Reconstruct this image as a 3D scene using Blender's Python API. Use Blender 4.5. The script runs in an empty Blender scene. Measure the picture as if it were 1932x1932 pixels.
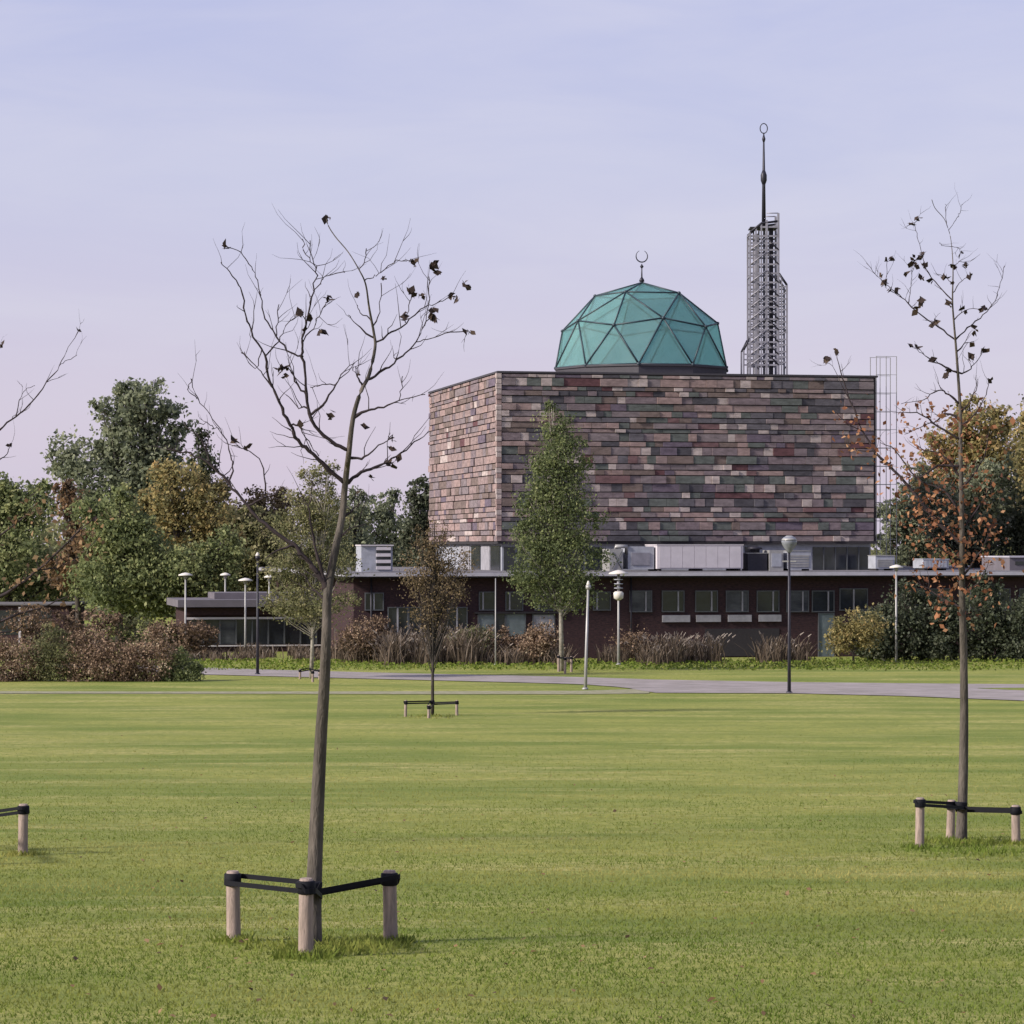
import bpy, math, random
import numpy as np
from mathutils import Vector, Matrix
random.seed(7); rng = np.random.default_rng(7)
sc = bpy.context.scene; COL = sc.collection
PI = math.pi; R = math.radians

# ------------------------------------------------------------------ camera
F = 5400.0; CX = 966.0; HZ = 1030.0; CH = 5.7      # focal length and horizon measured in a 1932 px wide frame
cam = bpy.data.cameras.new('camera'); camo = bpy.data.objects.new('camera', cam); COL.objects.link(camo)
cam.lens = 36 * F / 1932; cam.sensor_width = 36; cam.shift_y = (HZ - 966) / 1932
cam.clip_start = 0.5; cam.clip_end = 6000
camo.location = (0, 0, CH); camo.rotation_euler = (R(90), 0, 0); sc.camera = camo
# ------------------------------------------------------------------ world, sun, exposure
SUN_AZ = R(-114); SUN_EL = R(30)                  # azimuth from +Y, negative = left
w = bpy.data.worlds.new('World'); sc.world = w; w.use_nodes = True
nt = w.node_tree; N = nt.nodes; L = nt.links
bg = N['Background']; bg.inputs['Strength'].default_value = 0.1
sky = N.new('ShaderNodeTexSky'); sky.sky_type = 'NISHITA'; sky.sun_disc = False
sky.sun_elevation = SUN_EL; sky.sun_rotation = SUN_AZ; sky.air_density = 1.2; sky.dust_density = 2.5
tc = N.new('ShaderNodeTexCoord'); sep = N.new('ShaderNodeSeparateXYZ'); L.new(tc.outputs['Generated'], sep.inputs[0])
ramp = N.new('ShaderNodeValToRGB'); L.new(sep.outputs['Z'], ramp.inputs[0])
# thin high cloud veil: pinkish near the horizon, lavender blue above
E = 2.38
cr = ramp.color_ramp; cr.elements[0].position = 0.0; cr.elements[0].color = (.67, .58, .72, 1)
cr.elements[1].position = 1.0; cr.elements[1].color = (.34, .37, .66, 1)
for p, c in ((.035, (.66, .575, .72, 1)), (.08, (.585, .545, .73, 1)), (.13, (.53, .53, .735, 1)), (.20, (.455, .47, .73, 1)), (.45, (.36, .41, .69, 1))):
    e = cr.elements.new(p); e.color = c
mp = N.new('ShaderNodeMapping'); mp.inputs['Scale'].default_value = (4, 2.2, 19); mp.inputs['Rotation'].default_value = (0, R(-16), 0)
L.new(tc.outputs['Generated'], mp.inputs[0])
nz = N.new('ShaderNodeTexNoise'); nz.inputs['Scale'].default_value = 1.9; nz.inputs['Detail'].default_value = 7; nz.inputs['Roughness'].default_value = .56; nz.inputs['Distortion'].default_value = .6
L.new(mp.outputs[0], nz.inputs[0])
nr = N.new('ShaderNodeMapRange'); nr.inputs[1].default_value = .36; nr.inputs[2].default_value = .70; nr.inputs[3].default_value = 0; nr.inputs[4].default_value = .5
L.new(nz.outputs[0], nr.inputs[0])
cm = N.new('ShaderNodeMix'); cm.data_type = 'RGBA'; L.new(nr.outputs[0], cm.inputs[0]); L.new(ramp.outputs[0], cm.inputs[6]); cm.inputs[7].default_value = (.65, .625, .765, 1)
sc_ = N.new('ShaderNodeVectorMath'); sc_.operation = 'SCALE'; sc_.inputs['Scale'].default_value = E; L.new(cm.outputs[2], sc_.inputs[0])
mx = N.new('ShaderNodeMix'); mx.data_type = 'RGBA'; mx.inputs[0].default_value = .93
L.new(sky.outputs[0], mx.inputs[6]); L.new(sc_.outputs[0], mx.inputs[7]); L.new(mx.outputs[2], bg.inputs[0])
sun = bpy.data.lights.new('sun', 'SUN'); suno = bpy.data.objects.new('sun', sun); COL.objects.link(suno)
sun.energy = 1.55; sun.angle = R(8); sun.color = (1, .93, .84)
sd = Vector((math.sin(SUN_AZ) * math.cos(SUN_EL), math.cos(SUN_AZ) * math.cos(SUN_EL), math.sin(SUN_EL)))
suno.rotation_euler = sd.to_track_quat('Z', 'Y').to_euler(); suno.location = (-60, -20, 60)
sc.view_settings.view_transform = 'Standard'; sc.view_settings.look = 'None'; sc.view_settings.gamma = 1
sc.view_settings.use_curve_mapping = False; sc.view_settings.exposure = 2.05
sc.render.engine = 'CYCLES'; sc.cycles.transparent_max_bounces = 16

# ------------------------------------------------------------------ helpers
def zg(y):
    return 4.1 * math.exp(-y / 42) if y > 0 else 4.1 + .78 * (1 - math.exp(y / 8))
def at(u, v, d): return Vector(((u - CX) * d / F, d, CH - (v - HZ) * d / F))
def gd(v):                                        # distance of the ground seen at height v
    lo, hi = 5, 900
    for _ in range(50):
        m = (lo + hi) / 2
        if (CH - zg(m)) * F / m > v - HZ: lo = m
        else: hi = m
    return lo
def gp(u, v):
    d = gd(v); return Vector(((u - CX) * d / F, d, zg(d)))

def mat(name, col, rough=.8, noise=0, nscale=8, col2=None, bump=0, bscale=40, metal=0, stretch=(1, 1, 1), tone=None, trans=0, spec=.4):
    m = bpy.data.materials.new(name); m.use_nodes = True; t = m.node_tree; n = t.nodes; l = t.links
    b = n['Principled BSDF']; b.inputs['Roughness'].default_value = rough; b.inputs['Metallic'].default_value = metal
    b.inputs['Specular IOR Level'].default_value = spec
    b.inputs['Base Color'].default_value = (*col, 1)
    c = n.new('ShaderNodeTexCoord'); mpn = n.new('ShaderNodeMapping'); mpn.inputs['Scale'].default_value = stretch
    l.new(c.outputs['Object'], mpn.inputs[0])
    src = None
    if noise or col2:
        q = n.new('ShaderNodeTexNoise'); q.inputs['Scale'].default_value = nscale; q.inputs['Detail'].default_value = 6; q.inputs['Roughness'].default_value = .65
        l.new(mpn.outputs[0], q.inputs[0])
        x = n.new('ShaderNodeMix'); x.data_type = 'RGBA'
        mr = n.new('ShaderNodeMapRange'); mr.inputs[1].default_value = .35; mr.inputs[2].default_value = .65; l.new(q.outputs[0], mr.inputs[0]); l.new(mr.outputs[0], x.inputs[0])
        c2 = col2 or tuple(v * (1 - noise) for v in col)
        x.inputs[6].default_value = (*col, 1); x.inputs[7].default_value = (*c2, 1)
        src = x.outputs[2]
    if tone:                                      # per-leaf colour from a face attribute
        a = n.new('ShaderNodeAttribute'); a.attribute_name = 'tone'
        rp = n.new('ShaderNodeValToRGB'); l.new(a.outputs['Fac'], rp.inputs[0])
        els = rp.color_ramp.elements
        for i, cc in enumerate(tone):
            p = i / (len(tone) - 1)
            if i == 0: e_ = els[0]
            elif i == len(tone) - 1: e_ = els[len(els) - 1]
            else: e_ = els.new(p)
            e_.position = p; e_.color = (*cc, 1)
        src = rp.outputs[0]
    if src: l.new(src, b.inputs['Base Color'])
    if bump:
        q2 = n.new('ShaderNodeTexNoise'); q2.inputs['Scale'].default_value = bscale; q2.inputs['Detail'].default_value = 4; l.new(mpn.outputs[0], q2.inputs[0])
        bu = n.new('ShaderNodeBump'); bu.inputs['Strength'].default_value = bump; bu.inputs['Distance'].default_value = .02; l.new(q2.outputs[0], bu.inputs['Height']); l.new(bu.outputs[0], b.inputs['Normal'])
    if trans:
        tr = n.new('ShaderNodeBsdfTranslucent'); ms = n.new('ShaderNodeMixShader'); ms.inputs[0].default_value = trans
        if src: l.new(src, tr.inputs[0])
        else: tr.inputs[0].default_value = (*col, 1)
        l.new(b.outputs[0], ms.inputs[1]); l.new(tr.outputs[0], ms.inputs[2]); l.new(ms.outputs[0], n['Material Output'].inputs[0])
    return m

def empty(name, loc, rz=0, label=None, cat=None, group=None):
    o = bpy.data.objects.new(name, None); COL.objects.link(o); o.location = loc; o.rotation_euler = (0, 0, rz); o.empty_display_size = .2
    return tag(o, label, cat, group)
def tag(o, label=None, cat=None, group=None, kind=None):
    if label: o['label'] = label
    if cat: o['category'] = cat
    if group: o['group'] = group
    if kind: o['kind'] = kind
    return o
def inv(o): return Matrix.Translation(o.location) @ Matrix.Rotation(o.rotation_euler[2], 4, 'Z')

class MB:                                         # collects shapes; build() links them as ONE mesh
    def __init__(s): s.v = []; s.f = []; s.m = []; s.sm = []
    def box(s, x0, x1, y0, y1, z0, z1, mi=0):
        b = len(s.v)
        s.v += [(x0, y0, z0), (x1, y0, z0), (x1, y1, z0), (x0, y1, z0), (x0, y0, z1), (x1, y0, z1), (x1, y1, z1), (x0, y1, z1)]
        s.f += [tuple(b + i for i in q) for q in ((0, 3, 2, 1), (4, 5, 6, 7), (0, 1, 5, 4), (1, 2, 6, 5), (2, 3, 7, 6), (3, 0, 4, 7))]
        s.m += [mi] * 6; s.sm += [False] * 6; return s
    def prism(s, pts, y0, y1, mi=0):              # polygon in x,z extruded in y
        b = len(s.v); n = len(pts)
        s.v += [(x, y0, z) for x, z in pts] + [(x, y1, z) for x, z in pts]
        s.f += [tuple(b + i for i in range(n)), tuple(b + n + i for i in reversed(range(n)))] + [(b + i, b + n + i, b + n + (i + 1) % n, b + (i + 1) % n) for i in range(n)]
        s.m += [mi] * (n + 2); s.sm += [False] * (n + 2); return s
    def tube(s, pts, rad, n=6, mi=0, cap=True, smooth=True):
        pts = [Vector(p) for p in pts]; b = len(s.v); k = len(pts)
        if not hasattr(rad, '__len__'): rad = [rad] * k
        for i, p in enumerate(pts):
            t = (pts[min(i + 1, k - 1)] - pts[max(i - 1, 0)]).normalized()
            a = Vector((0, 0, 1)) if abs(t.z) < .9 else Vector((0, 1, 0))
            e = t.cross(a).normalized(); g = e.cross(t)
            for j in range(n):
                an = 2 * PI * j / n; s.v.append(tuple(p + (e * math.cos(an) + g * math.sin(an)) * rad[i]))
        for i in range(k - 1):
            for j in range(n):
                s.f.append((b + i * n + j, b + i * n + (j + 1) % n, b + (i + 1) * n + (j + 1) % n, b + (i + 1) * n + j)); s.m.append(mi); s.sm.append(smooth)
        if cap:
            s.f.append(tuple(b + j for j in reversed(range(n)))); s.f.append(tuple(b + (k - 1) * n + j for j in range(n))); s.m += [mi] * 2; s.sm += [False] * 2
        return s
    def lathe(s, c, prof, n=16, mi=0):            # prof: (r, z)
        b = len(s.v); k = len(prof)
        for r, z in prof:
            for j in range(n): s.v.append((c[0] + r * math.cos(2 * PI * j / n), c[1] + r * math.sin(2 * PI * j / n), c[2] + z))
        for i in range(k - 1):
            for j in range(n): s.f.append((b + i * n + j, b + i * n + (j + 1) % n, b + (i + 1) * n + (j + 1) % n, b + (i + 1) * n + j)); s.m.append(mi); s.sm.append(True)
        s.f.append(tuple(b + j for j in reversed(range(n)))); s.f.append(tuple(b + (k - 1) * n + j for j in range(n))); s.m += [mi] * 2; s.sm += [False] * 2
        return s
    def build(s, name, m, parent=None, kind=None):
        me = bpy.data.meshes.new(name); me.from_pydata(s.v, [], s.f)
        for q in (m if isinstance(m, (list, tuple)) else [m]): me.materials.append(q)
        me.polygons.foreach_set('material_index', s.m); me.polygons.foreach_set('use_smooth', s.sm); me.update()
        o = bpy.data.objects.new(name, me); COL.objects.link(o)
        if parent: o.parent = parent
        if kind: o['kind'] = kind
        return o

def leaves(name, P, size, m, parent=None, kind=None, tone=None, up=.35, aspect=1.7):
    """one quad per leaf at the N points P"""
    P = np.asarray(P, float); n = len(P)
    size = np.broadcast_to(np.asarray(size, float), (n,)) * rng.uniform(.6, 1.35, n)
    nn = rng.normal(size=(n, 3)); nn[:, 2] += up; nn /= np.linalg.norm(nn, axis=1)[:, None]
    a = np.cross(nn, rng.normal(size=(n, 3))); a /= np.linalg.norm(a, axis=1)[:, None]; b = np.cross(nn, a)
    h = size[:, None] / 2
    V = np.stack([P - a * h * aspect / 1.3, P - b * h / 1.15 + nn * h * .25, P + a * h * aspect / 1.3, P + b * h / 1.15 + nn * h * .25], 1).reshape(-1, 3)
    me = bpy.data.meshes.new(name); me.vertices.add(4 * n); me.vertices.foreach_set('co', V.ravel())
    me.loops.add(4 * n); me.loops.foreach_set('vertex_index', np.arange(4 * n)); me.polygons.add(n)
    me.polygons.foreach_set('loop_start', np.arange(0, 4 * n, 4)); me.polygons.foreach_set('loop_total', np.full(n, 4)); me.update(calc_edges=True)
    at_ = me.attributes.new('tone', 'FLOAT', 'FACE')
    at_.data.foreach_set('value', np.clip(tone if tone is not None else rng.random(n), 0, 1).astype(np.float32))
    me.materials.append(m); o = bpy.data.objects.new(name, me); COL.objects.link(o)
    if parent: o.parent = parent
    if kind: o['kind'] = kind
    return o

# ------------------------------------------------------------------ materials
def grass_mat():
    m = bpy.data.materials.new('lawn'); m.use_nodes = True; t = m.node_tree; n = t.nodes; l = t.links; b = n['Principled BSDF']
    b.inputs['Roughness'].default_value = .9; b.inputs['Specular IOR Level'].default_value = .1
    c = n.new('ShaderNodeTexCoord')
    def noise(scale, det, rough, lo, hi, st=(1, 1, 1)):
        mp_ = n.new('ShaderNodeMapping'); mp_.inputs['Scale'].default_value = st; l.new(c.outputs['Object'], mp_.inputs[0])
        q = n.new('ShaderNodeTexNoise'); q.inputs['Scale'].default_value = scale; q.inputs['Detail'].default_value = det; q.inputs['Roughness'].default_value = rough
        l.new(mp_.outputs[0], q.inputs[0]); r_ = n.new('ShaderNodeMapRange'); r_.inputs[1].default_value = lo; r_.inputs[2].default_value = hi; l.new(q.outputs[0], r_.inputs[0]); return r_.outputs[0]
    def mix(f, a, bb):
        x = n.new('ShaderNodeMix'); x.data_type = 'RGBA'
        l.new(f, x.inputs[0])
        for i, q in ((6, a), (7, bb)):
            if isinstance(q, tuple): x.inputs[i].default_value = (*q, 1)
            else: l.new(q, x.inputs[i])
        return x.outputs[2]
    base = mix(noise(.16, 6, .62, .40, .58, (.7, 1.7, 1)), (.112, .160, .030), (.275, .275, .072))
    dry = mix(noise(.42, 6, .7, .50, .66, (.35, 1.6, 1)), base, (.38, .34, .13))
    fine = mix(noise(4.5, 5, .75, .40, .64), dry, (.145, .170, .040))
    fine2 = mix(noise(19, 3, .8, .5, .74), fine, (.27, .28, .075))
    l.new(fine2, b.inputs['Base Color'])
    q = n.new('ShaderNodeTexNoise'); q.inputs['Scale'].default_value = 14; q.inputs['Detail'].default_value = 8; q.inputs['Roughness'].default_value = .8; l.new(c.outputs['Object'], q.inputs[0])
    bu = n.new('ShaderNodeBump'); bu.inputs['Strength'].default_value = .5; bu.inputs['Distance'].default_value = .05; l.new(q.outputs[0], bu.inputs['Height']); l.new(bu.outputs[0], b.inputs['Normal'])
    return m
M = {}
M['lawn'] = grass_mat()
M['blade'] = mat('grass_blade', (.1, .14, .03), .8, tone=[(.105, .150, .024), (.150, .198, .036), (.235, .243, .058), (.37, .33, .11)], trans=.4, spec=.1)
M['road'] = mat('asphalt_path', (.30, .262, .255), .9, col2=(.215, .19, .175), nscale=.8, bump=.3, spec=.2)
M['track'] = mat('gravel_track', (.30, .275, .20), .95, col2=(.19, .19, .10), nscale=2.5, spec=.1)
M['bark'] = mat('bark', (.082, .068, .060), .9, col2=(.030, .026, .022), nscale=9, bump=.8, bscale=50, stretch=(1, 1, .3), spec=.2)
M['barkpale'] = mat('pale_bark', (.36, .33, .29), .9, col2=(.16, .14, .11), nscale=5, spec=.2)
M['leaf_rust'] = mat('leaf_rust', (.25, .11, .05), .8, tone=[(.10, .046, .032), (.22, .090, .050), (.34, .150, .075), (.44, .25, .14)], trans=.35, spec=.2)
M['trunkbark'] = mat('trunk_bark', (.125, .105, .090), .9, col2=(.042, .037, .030), nscale=7, bump=.9, bscale=45, stretch=(1, 1, .25), spec=.2)  # trunk copy of the bark, lightened for sunlight on the stems
M['twig'] = mat('twig_bark', (.045, .033, .036), .9, noise=.4, spec=.2)
M['stake'] = mat('weathered_pine', (.36, .275, .235), .85, col2=(.21, .165, .14), nscale=6, bump=.5, bscale=30, stretch=(6, 6, .8), spec=.2)
M['rubber'] = mat('black_rubber', (.006, .006, .010), .75, noise=.3, spec=.2)
M['darkmetal'] = mat('dark_metal', (.03, .028, .04), .5, noise=.3, metal=.3)
M['palemetal'] = mat('galvanised_metal', (.34, .33, .325), .5, noise=.2, nscale=3, metal=.3)
M['white'] = mat('white_paint', (.52, .48, .51), .6, noise=.12, nscale=2)
M['cap'] = mat('lamp_cap', (.60, .56, .51), .5, noise=.1)
M['greyunit'] = mat('grey_unit', (.34, .35, .40), .6, noise=.25, nscale=3)
M['brick'] = mat('dark_brick', (.062, .034, .036), .9, col2=(.026, .018, .022), nscale=5, bump=.4, stretch=(1, 1, 4), spec=.15)
M['soffit'] = mat('soffit', (.03, .026, .03), .9, noise=.2)
M['fascia'] = mat('zinc_fascia', (.46, .44, .50), .5, noise=.22, nscale=1.2, metal=.1)
M['roof'] = mat('roof_felt', (.15, .14, .15), .9, noise=.3, nscale=1)
M['core'] = mat('facade_core', (.04, .032, .034), .95, noise=.3)
M['parapet'] = mat('parapet_cap', (.05, .045, .055), .6, noise=.2)
M['wglass'] = mat('window_glass', (.028, .032, .040), .12, noise=.4, nscale=1.5, spec=.6)
M['tealpane'] = mat('pale_glazing', (.16, .19, .20), .25, col2=(.09, .11, .12), nscale=1.2, spec=.5)
M['frame'] = mat('window_frame', (.085, .09, .10), .6, noise=.15)
M['steel'] = mat('tower_steel', (.27, .26, .30), .5, noise=.3, nscale=2, metal=.3)
M['strut'] = mat('dome_strut', (.025, .042, .055), .5, noise=.2)
M['palepanel'] = mat('pale_panel', (.30, .29, .32), .6, noise=.3, nscale=3)
def dome_glass():
    m = bpy.data.materials.new('dome_glass'); m.use_nodes = True; t = m.node_tree; n = t.nodes; l = t.links; b = n['Principled BSDF']
    b.inputs['Base Color'].default_value = (.30, .43, .415, 1); b.inputs['Roughness'].default_value = .16; b.inputs['Specular IOR Level'].default_value = .6
    tr = n.new('ShaderNodeBsdfTranslucent'); tr.inputs[0].default_value = (.62, .82, .79, 1)
    tp = n.new('ShaderNodeBsdfTransparent'); tp.inputs[0].default_value = (.66, .84, .84, 1)
    oi = n.new('ShaderNodeObjectInfo'); mr = n.new('ShaderNodeMapRange'); mr.inputs[3].default_value = .25; mr.inputs[4].default_value = .5; l.new(oi.outputs['Random'], mr.inputs[0])
    c = n.new('ShaderNodeTexCoord'); q = n.new('ShaderNodeTexNoise'); q.inputs['Scale'].default_value = 1.1; l.new(c.outputs['Object'], q.inputs[0])
    ad = n.new('ShaderNodeMath'); ad.operation = 'MULTIPLY_ADD'; ad.inputs[1].default_value = .35; l.new(q.outputs[0], ad.inputs[0]); l.new(mr.outputs[0], ad.inputs[2])
    m1 = n.new('ShaderNodeMixShader'); l.new(ad.outputs[0], m1.inputs[0]); l.new(b.outputs[0], m1.inputs[1]); l.new(tr.outputs[0], m1.inputs[2])
    m2 = n.new('ShaderNodeMixShader'); m2.inputs[0].default_value = .62; l.new(m1.outputs[0], m2.inputs[1]); l.new(tp.outputs[0], m2.inputs[2]); l.new(m2.outputs[0], n['Material Output'].inputs[0])
    return m
M['wglass2'] = mat('window_glass_blind', (.075, .08, .085), .3, col2=(.02, .022, .03), nscale=.7, stretch=(1, 1, 3))
M['dome'] = dome_glass()
M['globe'] = mat('smoky_globe', (.20, .21, .24), .2, noise=.3)
M['mauve'] = mat('mauve_roof', (.135, .12, .14), .8, noise=.25, nscale=1)
M['leaf_tan'] = mat('leaf_tan', (.2, .14, .08), .8, tone=[(.085, .066, .042), (.16, .12, .068), (.24, .175, .10), (.34, .26, .17)], trans=.3, spec=.2)
PAL = [(0.208, 0.162, 0.177), (0.128, 0.117, 0.134), (0.082, 0.076, 0.088), (0.13, 0.062, 0.069), (0.291, 0.214, 0.208), (0.473, 0.392, 0.374), (0.125, 0.135, 0.128), (0.147, 0.116, 0.152), (0.184, 0.138, 0.126), (0.328, 0.233, 0.22), (0.22, 0.179, 0.189), (0.18, 0.104, 0.109)]
PM = [mat('panel_tone', tuple(c), .8, noise=.42, nscale=1.5, stretch=(1.4, 1.4, 3.5), bump=.5, bscale=9, spec=.2) for c in PAL]
def T(*c): return [tuple(x) for x in c]
M['leaf_dark'] = mat('leaf_dark', (.05, .07, .02), .7, tone=[(0.105, 0.122, 0.083), (0.184, 0.206, 0.132), (0.271, 0.293, 0.184), (0.384, 0.394, 0.262)], trans=.5, spec=.25)  # dark to orange leaf tones lifted and greyed in place of distance haze
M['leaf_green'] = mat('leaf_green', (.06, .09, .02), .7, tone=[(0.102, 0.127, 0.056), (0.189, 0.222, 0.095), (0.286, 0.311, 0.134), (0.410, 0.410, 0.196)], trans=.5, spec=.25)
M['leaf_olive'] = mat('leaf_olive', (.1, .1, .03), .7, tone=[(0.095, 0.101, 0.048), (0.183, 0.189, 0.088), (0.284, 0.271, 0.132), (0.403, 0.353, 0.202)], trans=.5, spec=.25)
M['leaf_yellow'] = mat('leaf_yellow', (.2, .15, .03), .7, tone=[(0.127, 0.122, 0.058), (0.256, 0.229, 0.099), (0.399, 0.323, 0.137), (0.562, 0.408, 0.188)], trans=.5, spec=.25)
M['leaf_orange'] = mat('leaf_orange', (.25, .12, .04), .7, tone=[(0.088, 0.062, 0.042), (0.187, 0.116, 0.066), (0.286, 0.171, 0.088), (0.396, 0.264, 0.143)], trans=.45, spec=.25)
M['leaf_brown'] = mat('leaf_brown', (.15, .09, .06), .8, tone=[(.105, .072, .048), (.20, .135, .090), (.31, .21, .145), (.42, .34, .24)], trans=.2, spec=.2)
M['leaf_black'] = mat('leaf_wilted', (.05, .04, .03), .8, tone=T((0.030, 0.020, 0.020), (0.050, 0.034, 0.028), (0.075, 0.050, 0.034)), trans=.12, spec=.2)
M['reed'] = mat('reed', (.2, .15, .1), .9, tone=T((0.055, 0.042, 0.032), (0.110, 0.082, 0.060), (0.190, 0.150, 0.120), (0.340, 0.290, 0.250)), trans=.2, spec=.1)
M['evergreen'] = mat('leaf_evergreen', (.03, .05, .02), .6, tone=[(.030,.038,.022), (.060,.074,.042), (.10,.115,.066), (.17,.175,.12)], trans=.4, spec=.35)

# ------------------------------------------------------------------ ground
def sheet(name, xs, ys, zoff, m, kind='structure'):
    V = [(x, y, zg(y) + zoff) for y in ys for x in xs]; nx = len(xs)
    Fc = [(j * nx + i, j * nx + i + 1, (j + 1) * nx + i + 1, (j + 1) * nx + i) for j in range(len(ys) - 1) for i in range(nx - 1)]
    me = bpy.data.meshes.new(name); me.from_pydata(V, [], Fc); me.materials.append(m); me.polygons.foreach_set('use_smooth', [True] * len(Fc)); me.update()
    o = bpy.data.objects.new(name, me); COL.objects.link(o); o['kind'] = kind; return o
ys = [-400, -150, -60] + [-40 + 2 * i for i in range(25)] + [10 + .5 * i for i in range(360)] + [190 + 8 * i for i in range(12)] + [300, 400, 600, 1000, 2000, 4000]
xs = [-3000, -1200, -500, -200] + list(range(-100, 101, 10)) + [200, 500, 1200, 3000]
sheet('ground', xs, ys, 0, M['lawn'])
def strip(name, rows, zoff, m):
    """rows of (u, v_far, v_near) laid on the ground"""
    V = []; Fc = []; K = 8
    us = np.linspace(rows[0][0], rows[-1][0], 90); a = np.array(rows, float)
    vf = np.interp(us, a[:, 0], a[:, 1]); vn = np.interp(us, a[:, 0], a[:, 2])
    for u, f, n_ in zip(us, vf, vn):
        p, q = gp(u, f), gp(u, n_)
        for k in range(K + 1):
            r = p.lerp(q, k / K); V.append((r.x, r.y, zg(r.y) + zoff))
    for i in range(89):
        for k in range(K): b = i * (K + 1) + k; Fc.append((b, b + 1, b + K + 2, b + K + 1))
    me = bpy.data.meshes.new(name); me.from_pydata(V, [], Fc); me.materials.append(m); me.update()
    for p in me.polygons: p.use_smooth = True
    o = bpy.data.objects.new(name, me); COL.objects.link(o); o['kind'] = 'structure'; return o
strip('path', [(100, 1250, 1259), (370, 1260, 1273), (600, 1267, 1279), (800, 1272, 1284), (1000, 1276, 1289), (1100, 1278.5, 1292), (1180, 1281, 1298), (1230, 1283, 1308), (1500, 1288, 1309), (1700, 1290, 1314), (1932, 1292, 1323), (2400, 1297, 1352)], .024, M['road'])
strip('track', [(-400, 1304, 1309), (300, 1305.5, 1309.5), (800, 1305, 1310.5), (1100, 1304, 1310.5), (1225, 1300, 1309)], .018, M['track'])
strip('grass_island', [(1845, 1299.5, 1300), (1932, 1299, 1304), (2400, 1303, 1320)], .030, M['lawn'])
# grass blades on the nearer lawn, thinning out with distance
def blades():
    P = []; S = []
    for k in range(60):                            # density falls smoothly to nothing at 95 m
        y0 = 15.5 + k * 1.325; y1 = y0 + 1.325; f_ = 1 - (y0 - 15.5) / 79.5
        hw = y1 * .185; n = int(980 * f_ ** 3.6 * 1.325 * 2 * hw)
        x = rng.uniform(-hw, hw, n); y = rng.uniform(y0, y1, n); P.append(np.stack([x, y], 1)); S.append(np.full(n, .033 + .012 * (1 - f_)))
    P = np.concatenate(P); S = np.concatenate(S) * rng.uniform(.4, 1.1, len(P))
    # tufts left long round the stakes
    for (u, v, r_, c) in TUFTS:
        g = gp(u, v); k = np.stack([rng.normal(g.x, r_, c), rng.normal(g.y, r_ * 1.4, c)], 1); P = np.concatenate([P, k]); S = np.concatenate([S, rng.uniform(.03, .09, c)])
    n = len(P); z = 4.1 * np.exp(-P[:, 1] / 42)
    an = rng.uniform(0, 2 * PI, n); wd = S * .16 + .002; ln = rng.normal(0, .55, (n, 2)) * S[:, None]
    base = np.stack([P[:, 0], P[:, 1], z - .004], 1); dx = np.stack([np.cos(an) * wd, np.sin(an) * wd, 0 * an], 1)
    tip = base + np.stack([ln[:, 0], ln[:, 1], S], 1)
    V = np.stack([base - dx, base + dx, tip], 1).reshape(-1, 3)
    me = bpy.data.meshes.new('grass'); me.vertices.add(3 * n); me.vertices.foreach_set('co', V.ravel()); me.loops.add(3 * n); me.loops.foreach_set('vertex_index', np.arange(3 * n))
    me.polygons.add(n); me.polygons.foreach_set('loop_start', np.arange(0, 3 * n, 3)); me.polygons.foreach_set('loop_total', np.full(n, 3)); me.update(calc_edges=True)
    # patchy colour: smooth random field so the blades vary in drifts like the turf
    def field(seed, sx, sy):
        g = np.random.default_rng(seed); f = np.zeros(n)
        for o_ in range(7):
            a, b, c = g.normal(0, 1, 3); k = 1.5 ** o_; f += np.sin((P[:, 0] * a * sx + P[:, 1] * b * sy) * k + c * 9) / (1.25 ** o_)
        return f
    tn = .40 + .13 * field(3, .14, .40) + .07 * field(5, .5, 1.3) + rng.normal(0, .07, n) + np.clip((P[:, 1] - 20) / 120, -.1, .16)
    a_ = me.attributes.new('tone', 'FLOAT', 'FACE'); a_.data.foreach_set('value', np.clip(tn, 0, 1).astype(np.float32)); me.materials.append(M['blade'])
    o = bpy.data.objects.new('grass', me); COL.objects.link(o)
    tag(o, 'short mown green and straw coloured grass blades covering the lawn', 'grass', kind='stuff')
TUFTS = [(577, 1805, .13, 500), (441, 1776, .09, 260), (737, 1777, .10, 300), (620, 1788, .28, 900), (690, 1785, .2, 350), (1735, 1600, .1, 260), (1813, 1590, .3, 800), (1917, 1592, .1, 220), (1840, 1608, .5, 500), (43, 1613, .12, 260), (812, 1352, .5, 300)]
blades()

# ------------------------------------------------------------------ mosque box
ROT = math.atan2(.2016, .9795); e1 = Vector((math.cos(ROT), math.sin(ROT), 0)); e2 = Vector((-math.sin(ROT), math.cos(ROT), 0))
D0 = 148.0; P0 = Vector(((940 - CX) * D0 / F, D0, 0)); W = 20.5; ZB, ZT = 5.95, 14.77
def lx(u, b, origin):                              # local x on the plane local-y = b that is seen at column u
    t = (u - CX) / F; o = origin + e2 * b
    return (t * o.y - o.x) / (e1.x - t * e1.y)
mosque = empty('mosque', (P0.x, P0.y, zg(D0)), ROT, 'square mosque hall clad in mottled red, grey and tan panels under a glass dome', 'mosque')
zb0 = zg(D0); B0, B1 = ZB - zb0, ZT - zb0
MB().box(.02, W - .02, .02, W - .02, B0, B1 - .12).build('wall', M['core'], mosque)
MB().box(-.07, W + .07, -.07, W + .07, B1 - .12, B1 - .02).build('parapet', M['parapet'], mosque)
MB().box(-.04, W + .04, -.04, W + .04, B0 - .14, B0 - .002).build('soffit', M['soffit'], mosque)
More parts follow.
